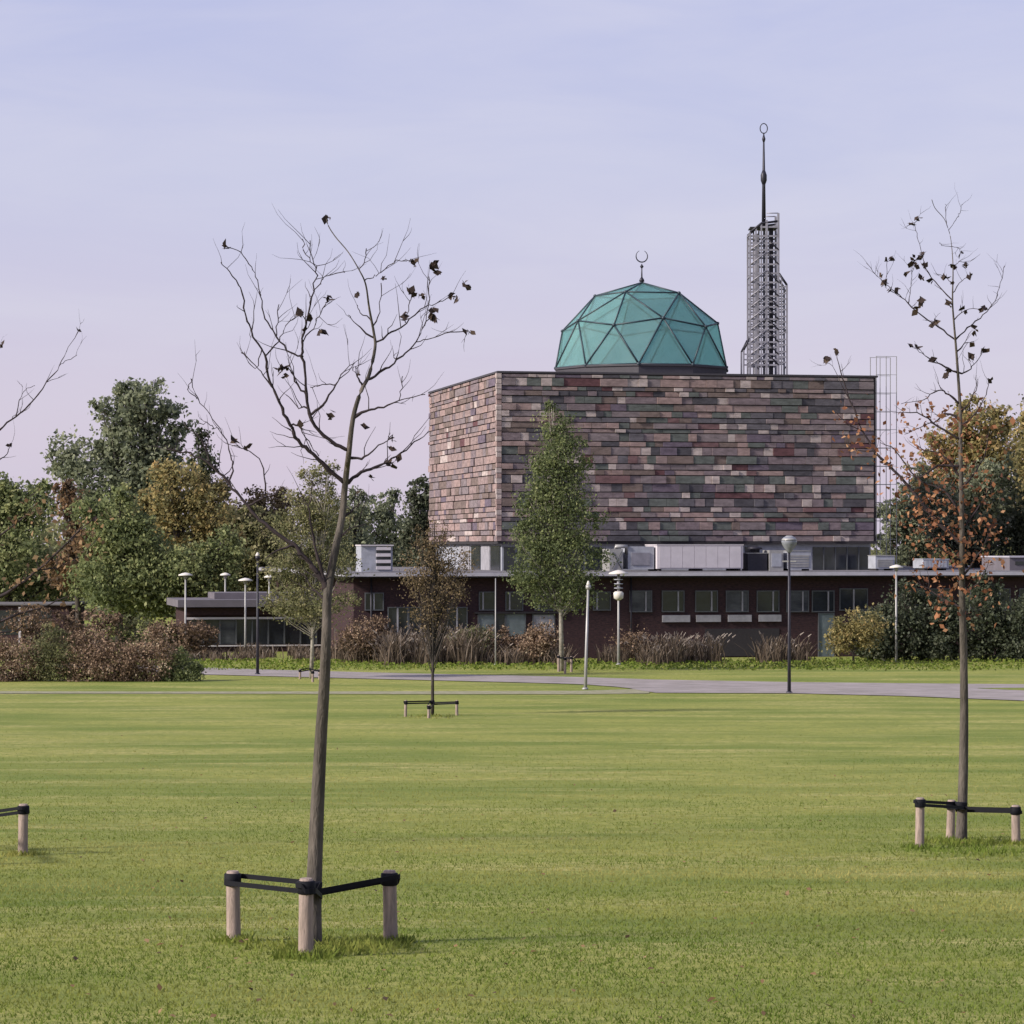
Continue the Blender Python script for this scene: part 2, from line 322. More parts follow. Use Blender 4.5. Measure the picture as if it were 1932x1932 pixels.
def pick(x, z, short, sd_):
    f = .45 * math.sin(x * .8 + z * .9 + sd_) + .6 * math.sin(z * 2.9 + x * .35 + sd_ * 2) + .6 * math.sin(z * 5.3 - x * .95 + 2) + random.gauss(.1, .95)
    if short and random.random() < .48: return 5
    if random.random() < .18: return random.choice((3, 8, 4, 10, 6, 9, 2))
    if f < -1.6: return 2
    if f < -.9: return random.choice((1, 6, 2))
    if f < -.1: return random.choice((7, 1, 6, 0))
    if f < .7: return random.choice((0, 10, 8, 0))
    if f < 1.5: return random.choice((10, 8, 4, 11, 9, 6))
    return random.choice((4, 9, 9, 8, 4))
def pickl(x, z, short, sd_):  # left face gets paler, pinker panels: its sunlight is put into the colour
    return random.choice((4, 9, 10, 4, 0, 9, 4, 8, 10, 8)) if random.random() < .9 else random.choice((5, 3, 7))
pan = []
z = B0
while z < B1 - .16:
    h = random.choice((.22, .28, .32, .38, .44)); h = min(h, B1 - .13 - z)
    if B1 - .13 - z - h < .15: h = B1 - .13 - z
    for face, S in (('f', 1), ('l', 2)):
        x = .16
        while x < W - .16:
            short = random.random() < .30
            wd = random.uniform(.38, .62) if short else random.choice((.6, .8, 1.0, 1.3, 1.7)) * random.uniform(.85, 1.15)
            if face == 'l': wd = random.choice((.7, .9, 1.3, 1.7, 2.2)) * random.uniform(.85, 1.15)
            if W - .16 - x - wd < .35: wd = W - .16 - x
            pan.append((face, x, wd, z, h, (pick if face == 'f' else pickl)(x, z, short, 1.7 * S)))
            x += wd
    z += h
pan.sort(key=lambda q: -q[2] * q[4] * (1 if q[0] == 'f' else .2))
rest = MB()
for i, (face, x, wd, z, h, c) in enumerate(pan):
    pr = random.choice((.035, .05, .05, .065, .085, .11)); g = .008
    a = (x + g, x + wd - g, -pr, 0.0, z + .002, z + h - .046)
    g = .022; b = (-pr, 0.0, x + g, x + wd - g, z + .002, z + h - .046)
    q = a if face == 'f' else b
    if i < 300: MB().box(*q).build('facade_panel', PM[c], mosque)
    else: rest.box(*q, c)
for k in range(32):                                # quoin blocks up the pale corner
    z_ = B0 + k * (B1 - B0 - .13) / 32; hh = (B1 - B0 - .13) / 32
    rest.box(-.10 - .02 * (k % 2), .15, -.10 - .02 * (k % 2), .15, z_ + .01, z_ + hh - .01, random.choice((5, 5, 4, 9)))
rest.build('facade_panels', PM, mosque, 'stuff')
# storey under the box, standing on the low roof
uz0 = 4.25 - zb0; uz1 = B0 - .14
MB().box(.25, W - .25, .3, W - .3, uz0, uz1).build('undercroft_wall', M['greyunit'], mosque)
def upane(u0, u1, m, v0=1032, v1=1076, b=.3, pr=.05):
    x0, x1 = lx(u0, b, P0), lx(u1, b, P0); d = (P0 + e1 * x0 + e2 * b).y
    MB().box(x0, x1, b - pr, b, at(0, v1, d).z - zb0, min(at(0, v0, d).z - zb0, uz1 - .01)).build('window_pane', m, mosque)
for u0, u1 in ((1533, 1552), (1555, 1574), (1577, 1596), (1599, 1618), (1621, 1640), (1405, 1428), (950, 972), (975, 995), (1000, 1030), (1035, 1065), (1070, 1100), (1105, 1135)):
    upane(u0, u1, M['wglass'])
for u in (1553.5, 1575.5, 1597.5, 1619.5): upane(u - .9, u + .9, M['frame'], pr=.09)
for y0, y1, m in ((.6, 3.0, M['wglass']), (3.3, 5.6, M['palepanel']), (6, 8.5, M['wglass']), (9, 12, M['palepanel'])):
    MB().box(.19, .25, y0, y1, uz0 + .1, uz1 - .1).build('window_pane', m, mosque)
# roof deck
MB().box(.3, W - .3, .3, W - .3, B1 - .019, B1 + .0).build('roof_deck', M['roof'], mosque)
# dome
RD = 4.97; DZ = 15.58 - zb0
import bmesh
bm = bmesh.new(); bmesh.ops.create_icosphere(bm, subdivisions=2, radius=RD)
rotd = Matrix.Rotation(R(19.8), 4, 'Z') @ Matrix.Diagonal((1, 1, .975, 1))
cD = Vector((W / 2, W / 2, DZ))
drum = MB(); nn_ = 10
for (r0, za, zb_) in ((RD * 1.0, -1.0, -.10), (RD * 1.015, -.10, -.005)):
    pts = [(cD.x + r0 * math.cos(2 * PI * k / 10 + R(37.8)), cD.y + r0 * math.sin(2 * PI * k / 10 + R(37.8))) for k in range(10)]
    b = len(drum.v); drum.v += [(x, y, DZ + za) for x, y in pts] + [(x, y, DZ + zb_) for x, y in pts]
    drum.f += [tuple(b + i for i in reversed(range(10))), tuple(b + 10 + i for i in range(10))] + [(b + i, b + (i + 1) % 10, b + 10 + (i + 1) % 10, b + 10 + i) for i in range(10)]
    drum.m += [0] * 12; drum.sm += [False] * 12
dome = drum.build('dome', M['parapet'], mosque)
fs = [f for f in bm.faces if f.calc_center_median().z > .05 * RD and all(v.co.z > -.05 for v in f.verts)]
ed = set(); vs = set()
for f in fs:
    c = [cD + (rotd @ v.co) for v in f.verts]; ce = sum(c, Vector()) / 3; nrm = (c[1] - c[0]).cross(c[2] - c[0]).normalized()
    g = MB(); q = [ce + (p - ce) * .965 for p in c]
    g.v = [tuple(p) for p in q] + [tuple(p - nrm * .03) for p in q]; g.f = [(0, 1, 2), (5, 4, 3), (0, 3, 4, 1), (1, 4, 5, 2), (2, 5, 3, 0)]; g.m = [0] * 5; g.sm = [False] * 5
    g.build('glass_panel', M['dome'], dome)
    for e in f.edges: ed.add(e)
    for v in f.verts: vs.add(v)
for e in ed: MB().tube([cD + (rotd @ v.co) for v in e.verts], .05, 6).build('strut', M['strut'], dome)
nd = MB()
for v in vs: p = cD + (rotd @ v.co); nd.lathe(p, [(.02, -.1), (.1, -.06), (.1, .05), (.02, .09)], 8)
nd.build('strut_joint', M['strut'], dome, 'stuff')
bm.free()
ap = cD + Vector((0, 0, RD * .975)); fin = MB()
fin.tube([ap, ap + Vector((0, 0, 1.05))], [.05, .03], 8); fin.lathe(ap, [(.05, 0), (.16, .08), (.12, .2), (.05, .3)], 10); fin.lathe(ap, [(.03, .8), (.10, .88), (.10, .93), (.03, 1.0)], 8)
fo = fin.build('finial', M['darkmetal'], mosque)
cr_ = MB(); cc = ap + Vector((0, 0, 1.48)); po = []; pi_ = []
for k in range(25):
    a = R(-245 + 310 * k / 24); t_ = .012 + .026 * math.sin(PI * k / 24)
    po.append(cc + Vector((.33 * math.cos(a), 0, .33 * math.sin(a)))); pi_.append(t_)
cr_.tube(po, pi_, 6); cr_.build('crescent', M['darkmetal'], fo)

# ------------------------------------------------------------------ lattice minaret on the roof
TD = 157.0; tb = at(1440, 1030, TD); tz = ZT
sT = TD / F
tw = empty('minaret', (tb.x, tb.y, tz - .01), 0, 'slim steel lattice minaret with slanted tops and a tall mast behind the dome', 'minaret')
def tx(u): return (u - 1440) * sT
def tzv(v): return CH - (v - HZ) * sT - tz
def post(u, v, dy, r=.05, m='steel'): MB().box(tx(u) - r, tx(u) + r, dy - r, dy + r, 0, tzv(v)).build('post', M[m], tw)
for dy in (-.8, .8):
    post(1413, 441, dy); post(1424, 430, dy, .04); post(1434, 424, dy, .04); post(1444, 418, dy, .06); post(1466, 405, dy, .06)
    post(1472, 524, dy, .04); post(1482, 540, dy)
    post(1401, 662, dy, .045)
MB().box(tx(1451), tx(1458), -.35, .35, 0, tzv(428)).build('dark_core', M['darkmetal'], tw)
MB().box(tx(1425), tx(1432), .1, .7, 0, tzv(440)).build('panel_core', M['steel'], tw)
k = 0; v = 690
while v > 428:
    for dy in (-.8, .8):
        left = 1413 if v > 441 else 1432
        MB().box(tx(left), tx(1467), dy - .03, dy + .03, tzv(v) - .045, tzv(v) + .045).build('rung', M['steel'], tw)
        if v > 545: MB().box(tx(1467.5), tx(1482), dy - .03, dy + .03, tzv(v - 5) - .04, tzv(v - 5) + .04).build('rung', M['steel'], tw)
    if v > 665: MB().box(tx(1401), tx(1412.5), -.83, -.77, tzv(v) - .04, tzv(v) + .04).build('rung', M['steel'], tw)
    if k % 2 == 0 and v > 460:
        MB().tube([(tx(1414), -.86, tzv(v)), (tx(1443), -.86, tzv(v - 22))], .035, 5).build('brace', M['steel'], tw)
        MB().tube([(tx(1445), -.86, tzv(v - 22)), (tx(1466), -.86, tzv(v))], .035, 5).build('brace', M['darkmetal'], tw)
    v -= random.choice((10, 13, 17)); k += 1
for dy in (-.8, .8):
    MB().tube([(tx(1413), dy, tzv(441)), (tx(1434), dy, tzv(424)), (tx(1466), dy, tzv(420))], .07, 6).build('top_rail', M['darkmetal'], tw)
    MB().tube([(tx(1467), dy, tzv(518)), (tx(1482), dy, tzv(540))], .07, 6).build('top_rail', M['darkmetal'], tw)
    MB().tube([(tx(1401), dy, tzv(662)), (tx(1412), dy, tzv(640))], .06, 6).build('top_rail', M['darkmetal'], tw)
    MB().tube([(tx(1444), dy, tzv(405)), (tx(1466), dy, tzv(405))], .03, 5).build('top_rail', M['steel'], tw)
for u in (1413, 1444, 1466, 1482):
    for vv in ((441, 520, 600, 680) if u < 1470 else (545, 620, 690)):
        if tzv(vv) > .05: MB().box(tx(u) - .04, tx(u) + .04, -.8, .8, tzv(vv) - .12, tzv(vv) - .05).build('cross_bar', M['steel'], tw)
MB().box(tx(1413.5), tx(1465.5), -.7, .7, tzv(432), tzv(430)).build('platform', M['darkmetal'], tw)
mast = MB(); mast.tube([(tx(1441), 0, tzv(430)), (tx(1441), 0, tzv(335)), (tx(1441), 0, tzv(250))], [.12, .085, .035], 8)
mast.lathe((tx(1441), 0, tzv(335)), [(.08, -.4), (.17, -.15), (.17, .15), (.08, .4)], 10); mast.lathe((tx(1441), 0, tzv(262)), [(.04, -.2), (.1, 0), (.04, .2)], 8)
mo = mast.build('mast', M['darkmetal'], tw)
ring = [(tx(1441) + .2 * math.cos(2 * PI * j / 20), 0, tzv(242) + .27 * math.sin(2 * PI * j / 20)) for j in range(21)]
MB().tube(ring, .028, 6).build('mast_ring', M['darkmetal'], mo)

# ------------------------------------------------------------------ open steel cage at the right end
SD = 153.5; cb = at(1672, 1030, SD); cg = empty('access_cage', (cb.x, cb.y, 4.4), ROT, 'thin open steel access cage rising beside the right wall of the hall', 'scaffold')
ss = SD / F; CTOP = CH - (672 - HZ) * ss - 4.4
for xx in (-.55, .0, .58):
    for yy in (0, 1.0): MB().box(xx - .016, xx + .016, yy - .016, yy + .016, 0, CTOP).build('upright', M['palemetal'], cg)
zz = CTOP
while zz > .4:
    for yy in (0, 1.0): MB().box(-.58, .61, yy + .017, yy + .04, zz - .025, zz).build('rail', M['palemetal'], cg)
    zz -= .98

# ------------------------------------------------------------------ low brick building
Q0 = Vector(((667 - CX) * 139 / F, 139, 0)); zq = zg(142)
low = empty('brick_building', (Q0.x, Q0.y, zq), ROT, 'long low dark brick wing with a pale roof edge in front of the hall', 'building')
LL = 46
def lu(u, b=0): return lx(u, b, Q0)
def lz(v, u=1200, b=0):
    d = (Q0 + e1 * lu(u, b) + e2 * b).y; return at(0, v, d).z - zq
MB().box(0, LL, .0, 6.3, -.4, 4.0).build('wall', M['brick'], low)
MB().box(-.5, LL + .5, -.75, 40, 4.003, 4.08).build('soffit', M['soffit'], low)
MB().box(-.55, LL + .5, -.85, 40, 4.083, 4.26).build('roof', M['fascia'], low)
MB().box(-.45, LL + .4, -.7, 39.9, 4.262, 4.28).build('roof_surface', M['roof'], low)
MB().box(0.5, LL, 6.3, 38, -.4, 4.0).build('rear_wall', M['brick'], low)
def pane(u0, u1, v0, v1, m, fr=True, mull=None, name='window'):
    x0, x1 = lu(u0), lu(u1); um = (u0 + u1) / 2; z1, z0 = lz(v0, um), lz(v1, um)
    root = MB().box(x0, x1, -.03, .0, z0, z1).build(name, m, low)
    if fr:
        f = MB(); t_ = .05
        f.box(x0 - t_, x1 + t_, -.07, -.0, z1 + .001, z1 + t_).box(x0 - t_, x1 + t_, -.10, -.0, z0 - t_, z0 - .001)
        f.box(x0 - t_, x0 - .001, -.07, 0, z0, z1).box(x1 + .001, x1 + t_, -.07, 0, z0, z1)
        f.build('window_frame', M['frame'], root)
        for mu in (mull or []): MB().box(lu(mu) - .035, lu(mu) + .035, -.09, -.031, z0, z1).build('mullion', M['palepanel'], root)
    return root
for mu in (1219, 1280, 1343, 1401, 1459, 1515, 1563): pane(mu - 30, mu + 9, 1116, 1153, M['wglass2'] if mu in (1219, 1401, 1515) else M['wglass'], True, [mu - 1])
for u0, u1 in ((1249, 1301), (1313, 1359), (1373, 1417), (1431, 1473)):
    x0, x1 = lu(u0), lu(u1); MB().box(x0, x1, -.12, -.0, lz(1174), lz(1161)).build('spandrel_panel', M['palepanel'], low)
pane(1330, 1470, 1186, 1238, M['soffit'], False, None, 'dark_opening')
pane(1545, 1572, 1158, 1238, M['tealpane'], True, None, 'door')
pane(1585, 1635, 1112, 1150, M['wglass'], True, [1610])
pane(903, 932, 1159, 1212, M['tealpane']); pane(955, 990, 1159, 1212, M['tealpane']); pane(1006, 1045, 1160, 1200, M['palepanel'])
pane(935, 952, 1159, 1230, M['wglass'])
for u0, u1 in ((905, 932), (955, 985), (1010, 1045), (1060, 1090), (1120, 1150)): pane(u0, u1, 1118, 1150, M['wglass'], True, [u0 + 6])
pane(733, 768, 1147, 1196, M['wglass'], True, [750]); pane(772, 792, 1147, 1196, M['wglass'])
pane(845, 880, 1147, 1236, M['wglass'], True, [862]); pane(690, 722, 1120, 1150, M['wglass'], True, [705])
for u0 in range(1700, 1930, 56): pane(u0, u0 + 36, 1112, 1150, M['wglass'], True, [u0 + 18])
MB().box(lu(895), lu(1060), -.16, -.0, lz(1156.5), lz(1153)).build('ledge', M['soffit'], low)
x = lu(700)
for u in (700, 1190): MB().tube([(lu(u), -.08, 0), (lu(u), -.08, 4.0)], .045, 8).build('downpipe', M['darkmetal'], low)

# things on the low roof
RZ = zq + 4.28
def runit(name, u0, u1, v0, b, dep, m, label, cat, extra=None, group=None):
    x0, x1 = lx(u0, b, Q0), lx(u1, b, Q0); w_ = x1 - x0; p = Q0 + e1 * x0 + e2 * b; ztop = at(0, v0, p.y).z - RZ
    t = empty(name, (p.x, p.y, RZ), ROT, label, cat, group)
    if extra: extra(t, w_, ztop, dep, m)
    return t
def ex_container(t, w_, h, dep, m):
    MB().box(0, w_, 0, dep, .12, h).build('body', m, t); MB().box(-.03, w_ + .03, -.03, dep + .03, h + .001, h + .05).build('lid', m, t)
    for i in range(7): MB().box(.1 + i * (w_ - .2) / 7, .1 + (i + 1) * (w_ - .2) / 7 - .02, -.025, -.0, .17, h - .05).build('panel', m, t)
    for xx in (.1, w_ / 2, w_ - .25): MB().box(xx, xx + .15, .1, dep - .1, 0, .12).build('foot', M['soffit'], t)
def ex_louvre(t, w_, h, dep, m):
    MB().box(0, w_, .06, dep, 0, h).build('body', m, t)
    n_ = max(4, int(h / .28))
    for i in range(n_):
        z_ = h * (i + .35) / n_; a = w_ * .48
        MB().prism([(a, z_), (w_ - .1, z_), (w_ - .1, z_ + h / n_ * .5), (a, z_ + h / n_ * .5)], -.02, .058).build('slat', M['white'], t)
        MB().box(a, w_ - .1, .02, .057, z_ + h / n_ * .55, z_ + h / n_ * .95).build('gap_shade', M['wglass'], t)
    MB().box(-.04, w_ + .04, -.04, dep + .04, h + .001, h + .06).build('lid', M['white'], t)
def ex_duct(t, w_, h, dep, m):
    MB().box(0, w_ * .3, 0, dep, 0, h * .9).build('duct_box', M['palemetal'], t)
    MB().box(w_ * .42, w_, .1, dep, .1, h).build('housing', m, t)
    MB().tube([(w_ * .15, .1, h * .9), (w_ * .15, .1, h * 1.0), (w_ * .38, .1, h * 1.0), (w_ * .41, .3, h * .7)], .11, 8).build('pipe', M['palemetal'], t)
    for s_ in (0, 1): MB().tube([(w_ * (.05 if s_ else .27), -.03, .1), (w_ * (.27 if s_ else .05), -.03, h * .8)], .02, 5).build('brace', M['frame'], t)
    MB().box(w_ * .5, w_ * .9, .05, .099, h * .25, h * .75).build('grille', M['steel'], t)
def ex_stack(t, w_, h, dep, m):
    MB().box(0, w_ * .55, .1, dep, 0, h * .8).build('fan_box', M['darkmetal'], t); MB().lathe((w_ * .28, dep / 2, h * .8), [(.25, 0), (.25, .2), (.38, .22), (.38, .3), (.1, .38)], 14).build('cowl', M['darkmetal'], t)
    MB().box(w_ * .6, w_, 0, dep, 0, h * .95).build('housing', M['palemetal'], t); MB().box(w_ * .66, w_ * .94, -.03, -.001, h * .2, h * .8).build('grille', M['greyunit'], t)
    MB().box(-.08, w_ * .58, .08, dep, h * .8, h * .83).build('flange', M['palemetal'], t)
def ex_ac(t, w_, h, dep, m):
    MB().box(0, w_, 0, dep, .1, h).build('casing', m, t); 
    for xx in (.05, w_ - .2): MB().box(xx, xx + .12, .05, dep - .05, 0, .1).build('foot', M['soffit'], t)
    for i in range(5): MB().box(.1, w_ - .1, -.03, -.001, .2 + i * (h - .35) / 5, .2 + (i + .6) * (h - .35) / 5).build('slat', M['palemetal'], t)
    MB().box(-.02, w_ + .02, -.03, dep + .02, h + .001, h + .04).build('lid', M['palemetal'], t)
runit('plant_container', 1240, 1402, 1029, 3.2, 2.4, M['white'], 'long white plant container on the low roof, widest of the roof units', 'roof unit', ex_container)
runit('louvre_housing', 682, 741, 1030, 2.5, 1.8, M['greyunit'], 'white louvred ventilation housing alone at the left end of the low roof', 'vent housing', ex_louvre)
runit('duct_unit', 1150, 1235, 1031, 3.4, 1.6, M['greyunit'], 'grey duct unit with bent pipe left of the white container', 'roof unit', ex_duct)
runit('fan_unit', 1412, 1478, 1036, 3.4, 1.2, M['greyunit'], 'dark fan box with pale housing right of the white container', 'roof unit', ex_stack)
runit('air_conditioner', 1486, 1530, 1040, 3.4, 1.0, M['greyunit'], 'grey slatted air conditioner behind the tall dark lamp post', 'air conditioner', ex_ac)
runit('air_conditioner', 1652, 1688, 1049, 4.0, 1.2, M['greyunit'], 'grey slatted air conditioner at the foot of the steel cage', 'air conditioner', ex_ac)
runit('plant_container', 1742, 1790, 1056, 4.0, 1.6, M['greyunit'], 'short grey plant container on the low roof behind the orange leaves', 'roof unit', ex_container)
def ex_wing(t, w_, h, dep, m):
    MB().box(0, w_, 0, dep, 0, h).build('wall', m, t); MB().box(.3, 1.6, -.03, -.001, .3, h - .2).build('window', M['wglass'], t); MB().box(-.05, w_ + .05, -.08, dep + .05, h + .001, h + .08).build('roof', M['fascia'], t)
runit('roof_annex', 1905, 2100, 1052, 3.0, 4, M['mauve'], 'grey annex on the low roof at the right edge of the photo', 'annex', ex_wing)

# ------------------------------------------------------------------ left pavilion
LP = at(345, 1030, 150); zl = zg(150)
pav = empty('pavilion', (LP.x, LP.y, zl), ROT, 'low glazed pavilion with mauve flat roof behind the lamp posts on the left', 'building')
PLn = lx(640, 0, Vector((LP.x, LP.y, 0)))
def pu(u): return lx(u, 0, Vector((LP.x, LP.y, 0)))
def pz(v): return at(0, v, 151).z - zl
MB().box(.15, PLn, .25, 6, -.4, pz(1146)).build('wall', M['brick'], pav)
MB().box(-.3, PLn + .2, -.5, 6.6, pz(1144.5), pz(1131)).build('roof', M['mauve'], pav)
MB().box(1.8, PLn - .5, 1.5, 5, pz(1130.8), pz(1119)).build('clerestory', M['mauve'], pav)
MB().box(.2, PLn - .1, .0, .249, pz(1160), pz(1146.5)).build('lintel', M['brick'], pav)
MB().box(.2, PLn - .1, -.06, .02, pz(1168), pz(1164)).build('white_rail', M['white'], pav)
MB().box(.2, PLn - .1, -.06, .02, pz(1219), pz(1216.5)).build('white_rail', M['white'], pav)
for i in range(9):
    x0 = .3 + i * (PLn - .6) / 9
    w_ = MB().box(x0, x0 + (PLn - .6) / 9 - .1, .15, .248, pz(1215), pz(1169)).build('window', M['wglass'] if i != 2 else M['wglass2'], pav)
    MB().box(x0 + (PLn - .6) / 9 - .09, x0 + (PLn - .6) / 9 - .01, .08, .249, pz(1215), pz(1169)).build('window_frame', M['frame'], w_)
# far house at left edge
FH = at(-60, 1030, 165); fh = empty('house', (FH.x, FH.y, zg(165)), 0, 'dark house wall with two white posts glimpsed under the left trees', 'house')
hw_ = (130 + 60) * 165 / F
MB().box(0, hw_, 0, 6, -.3, 2.2).build('wall', M['brick'], fh); MB().box(-.2, hw_ + .2, -.2, 6.2, 2.201, 2.3).build('roof', M['roof'], fh)
for u in (38, 58): xx = (u + 60) * 165 / F; MB().box(xx - .07, xx + .07, -.12, -.0, -.2, 2.1).build('post', M['white'], fh)
MB().box(1, hw_ - 1, -.02, -.001, .5, 1.9).build('window', M['wglass'], fh)

# ------------------------------------------------------------------ lamp posts
def lamp(u, vb, vt, cw, kind, label, name='street_lamp', lean=0, d=None):
    d = d or gd(vb); s_ = F / d; b = Vector(((u - CX) * d / F, d, zg(d))); h = at(u, vt, d).z - b.z
    t = empty(name, b, 0, label, 'lamp post', 'lamp posts along the paths'); r = cw / s_ / 2
    col = M['darkmetal'] if kind in ('dark', 'darkdome') else M['palemetal']
    pr = .055 if kind != 'thin' else .03
    MB().tube([(0, 0, -.3), (lean * .3, 0, h * .3), (lean, 0, h - .05)], [pr * 1.25, pr, pr * .75], 10).build('pole', col, t)
    MB().lathe((0, 0, 0), [(pr * 2.2, 0), (pr * 2.2, .04), (pr * 1.4, .08)], 10).build('base_collar', col, t)
    if kind == 'lantern':
        MB().lathe((lean, 0, h - 1.35), [(.06, 0), (.22, .1), (.24, .35), (.16, .42)], 14).build('lamp_base', M['cap'], t)
        for a in range(3): MB().lathe((lean, 0, h - .8 + a * .2), [(.2, 0), (.21, .02), (.2, .04)], 14).build('louvre_ring', M['greyunit'], t)
        MB().tube([(lean, 0, h - .95), (lean, 0, h - .1)], .07, 8).build('lamp_tube', M['palepanel'], t)
        MB().lathe((lean, 0, h - .13), [(r, 0), (r * .95, .06), (r * .4, .16), (.03, .2)], 18).build('lamp_shade', M['cap'], t)
    elif kind == 'darkdome':
        MB().lathe((lean, 0, h - .62), [(.05, 0), (.10, .06), (.26, .30), (.29, .42), (.22, .55), (.1, .62)], 18).build('lamp_globe', M['globe'], t)
        MB().lathe((lean, 0, h - .16), [(.29, 0), (.26, .05), (.10, .17)], 18).build('lamp_shade', M['palemetal'], t)
        MB().box(-.25, .25, -.03, .03, h - .95, h - .9).build('bracket', M['palemetal'], t)
    elif kind != 'thin':
        MB().lathe((lean, 0, h - .14), [(r, 0), (r, .05), (r * .55, .12), (.03, .16)], 18).build('lamp_shade', M['cap'], t)
        MB().lathe((lean, 0, h - .30), [(.06, 0), (.10, .05), (.10, .158)], 10).build('lamp_body', col, t)
    return t
lamp(350, 1238, 1081, 27, 'disc', 'pale lamp post with disc head nearest the left hedge')
lamp(425, 1228, 1081, 20, 'disc', 'pale lamp post with small disc head above the pavilion roof', d=156)
lamp(463, 1236, 1091, 27, 'disc', 'pale lamp post standing in front of the pavilion glazing')
lamp(508, 1230, 1085, 20, 'disc', 'pale disc headed lamp just right of the dark post, mostly behind the leafy tree', d=152)
lamp(486, 1273, 1043, 8, 'dark', 'dark lamp post standing on the path edge in front of the pavilion')
lamp(1489, 1308, 1011, 30, 'darkdome', 'tall dark lamp post with round glassy head on the near edge of the path')
lamp(1167, 1240, 1078, 38, 'lantern', 'pale lantern lamp with wide cap just right of the leafy green tree', d=133)
lamp(1104, 1301, 1097, 7, 'disc', 'pale leaning lamp post standing where the two paths join', lean=.12)
lamp(935, 1255, 1089, 0, 'thin', 'thin pinkish bare post in front of the pale windows', 'bare_post')
lamp(1691, 1249, 1066, 26, 'disc', 'pale lamp post in front of the dark evergreen shrubs on the right')
lamp(1793, 1246, 1120, 14, 'disc', 'short pale lamp half hidden in the evergreens left of the right-hand trunk', d=146)
# ------------------------------------------------------------------ tree supports
def support(tr, posts, htop, pr, label, trad, double=True, cat='tree stakes'):
    """three short posts round a trunk, tied to it with black rubber straps; posts are (u, v_base, v_top)"""
    c = gp(*tr); t = empty('tree_support', c, 0, label, cat, 'staked tree supports on the lawn')
    for (u, v, vt) in posts:
        g = gp(u, v); h = at(u, vt, g.y).z - g.z; p = g - c
        tilt = Vector((random.uniform(-.015, .015), random.uniform(-.015, .015), 0))
        MB().tube([p + Vector((0, 0, -.25)), p, p + tilt * .5 + Vector((0, 0, h * .5)), p + tilt + Vector((0, 0, h - .025)), p + tilt + Vector((0, 0, h))], [pr, pr * 1.02, pr * .97, pr * .96, pr * .8], 14).build('post', M['stake'], t)
        hs = h - .075
        # collar round the post and a strap loop from post to trunk
        col = MB(); col.lathe((p.x + tilt.x, p.y + tilt.y, p.z + hs - .035), [(pr * 1.0, -.02), (pr * 1.2, -.012), (pr * 1.2, .084), (pr * 1.0, .09)], 14); col.build('collar', M['rubber'], t)
        A = Vector((p.x, p.y)); Bq = Vector((0, 0)); dv = (Bq - A).normalized(); nv = Vector((-dv.y, dv.x)); zA = p.z + hs; zB = htop + (-.05 if p.x > 0 else 0)
        loop = []
        ra, rb = pr * 1.25, trad * 1.15
        for k in range(9): a = PI / 2 + PI * k / 8; q = A + dv * math.cos(a) * ra + nv * math.sin(a) * ra; loop.append((q.x, q.y, zA + (.024 if k < 4 else -.024)))
        for k in range(9): a = -PI / 2 + PI * k / 8; q = Bq + dv * math.cos(a) * rb + nv * math.sin(a) * rb; loop.append((q.x, q.y, zB + (-.026 if k < 4 else .026)))
        s_ = MB(); n_ = len(loop); hh = .021; th = .007
        for k in range(n_):
            x, y, z_ = loop[k]; o_ = Vector((x, y)) - (A if k < 9 else Bq); o_ = o_.normalized() * th
            s_.v += [(x, y, z_ - hh), (x + o_.x, y + o_.y, z_ - hh), (x + o_.x, y + o_.y, z_ + hh), (x, y, z_ + hh)]
        for k in range(n_):
            m_ = (k + 1) % n_
            for j in range(4): s_.f.append((4 * k + j, 4 * m_ + j, 4 * m_ + (j + 1) % 4, 4 * k + (j + 1) % 4)); s_.m.append(0); s_.sm.append(False)
        s_.build('strap', M['rubber'], t)
    MB().lathe((0, 0, htop - .05), [(trad * 1.02, 0), (trad * 1.12, .01), (trad * 1.12, .09), (trad * 1.02, .10)], 14).build('trunk_sleeve', M['rubber'], t)
    return t
support((589, 1786), [(441, 1776, 1643), (577, 1806, 1657), (737, 1778, 1642)], .50, .062, 'three pale stakes with black straps round the foreground tree', .07)
support((1813, 1588), [(1735, 1600, 1505), (1793, 1582, 1509), (1917, 1592, 1519)], .50, .062, 'three pale stakes with black straps round the right-hand tree', .075)
support((-55, 1606), [(43, 1613, 1517), (-60, 1632, 1530), (-150, 1600, 1512)], .5, .065, 'wooden stake with black strap cut by the left edge of the photo', .07)
support((816, 1349), [(765, 1352, 1321), (809, 1355, 1330), (862, 1350, 1321)], .40, .045, 'small dark stakes round the thin brownish tree in the middle of the lawn', .06)
support((587, 1280), [(566, 1281, 1262), (603, 1282, 1262), (590, 1287, 1265)], .4, .05, 'low stakes round the leafy tree by the path, right behind the foreground trunk', .07)
support((1060, 1266), [(1054, 1267, 1236), (1078, 1268, 1238), (1066, 1271, 1240)], .6, .055, 'pale stakes under the dense green tree in front of the hall', .09)
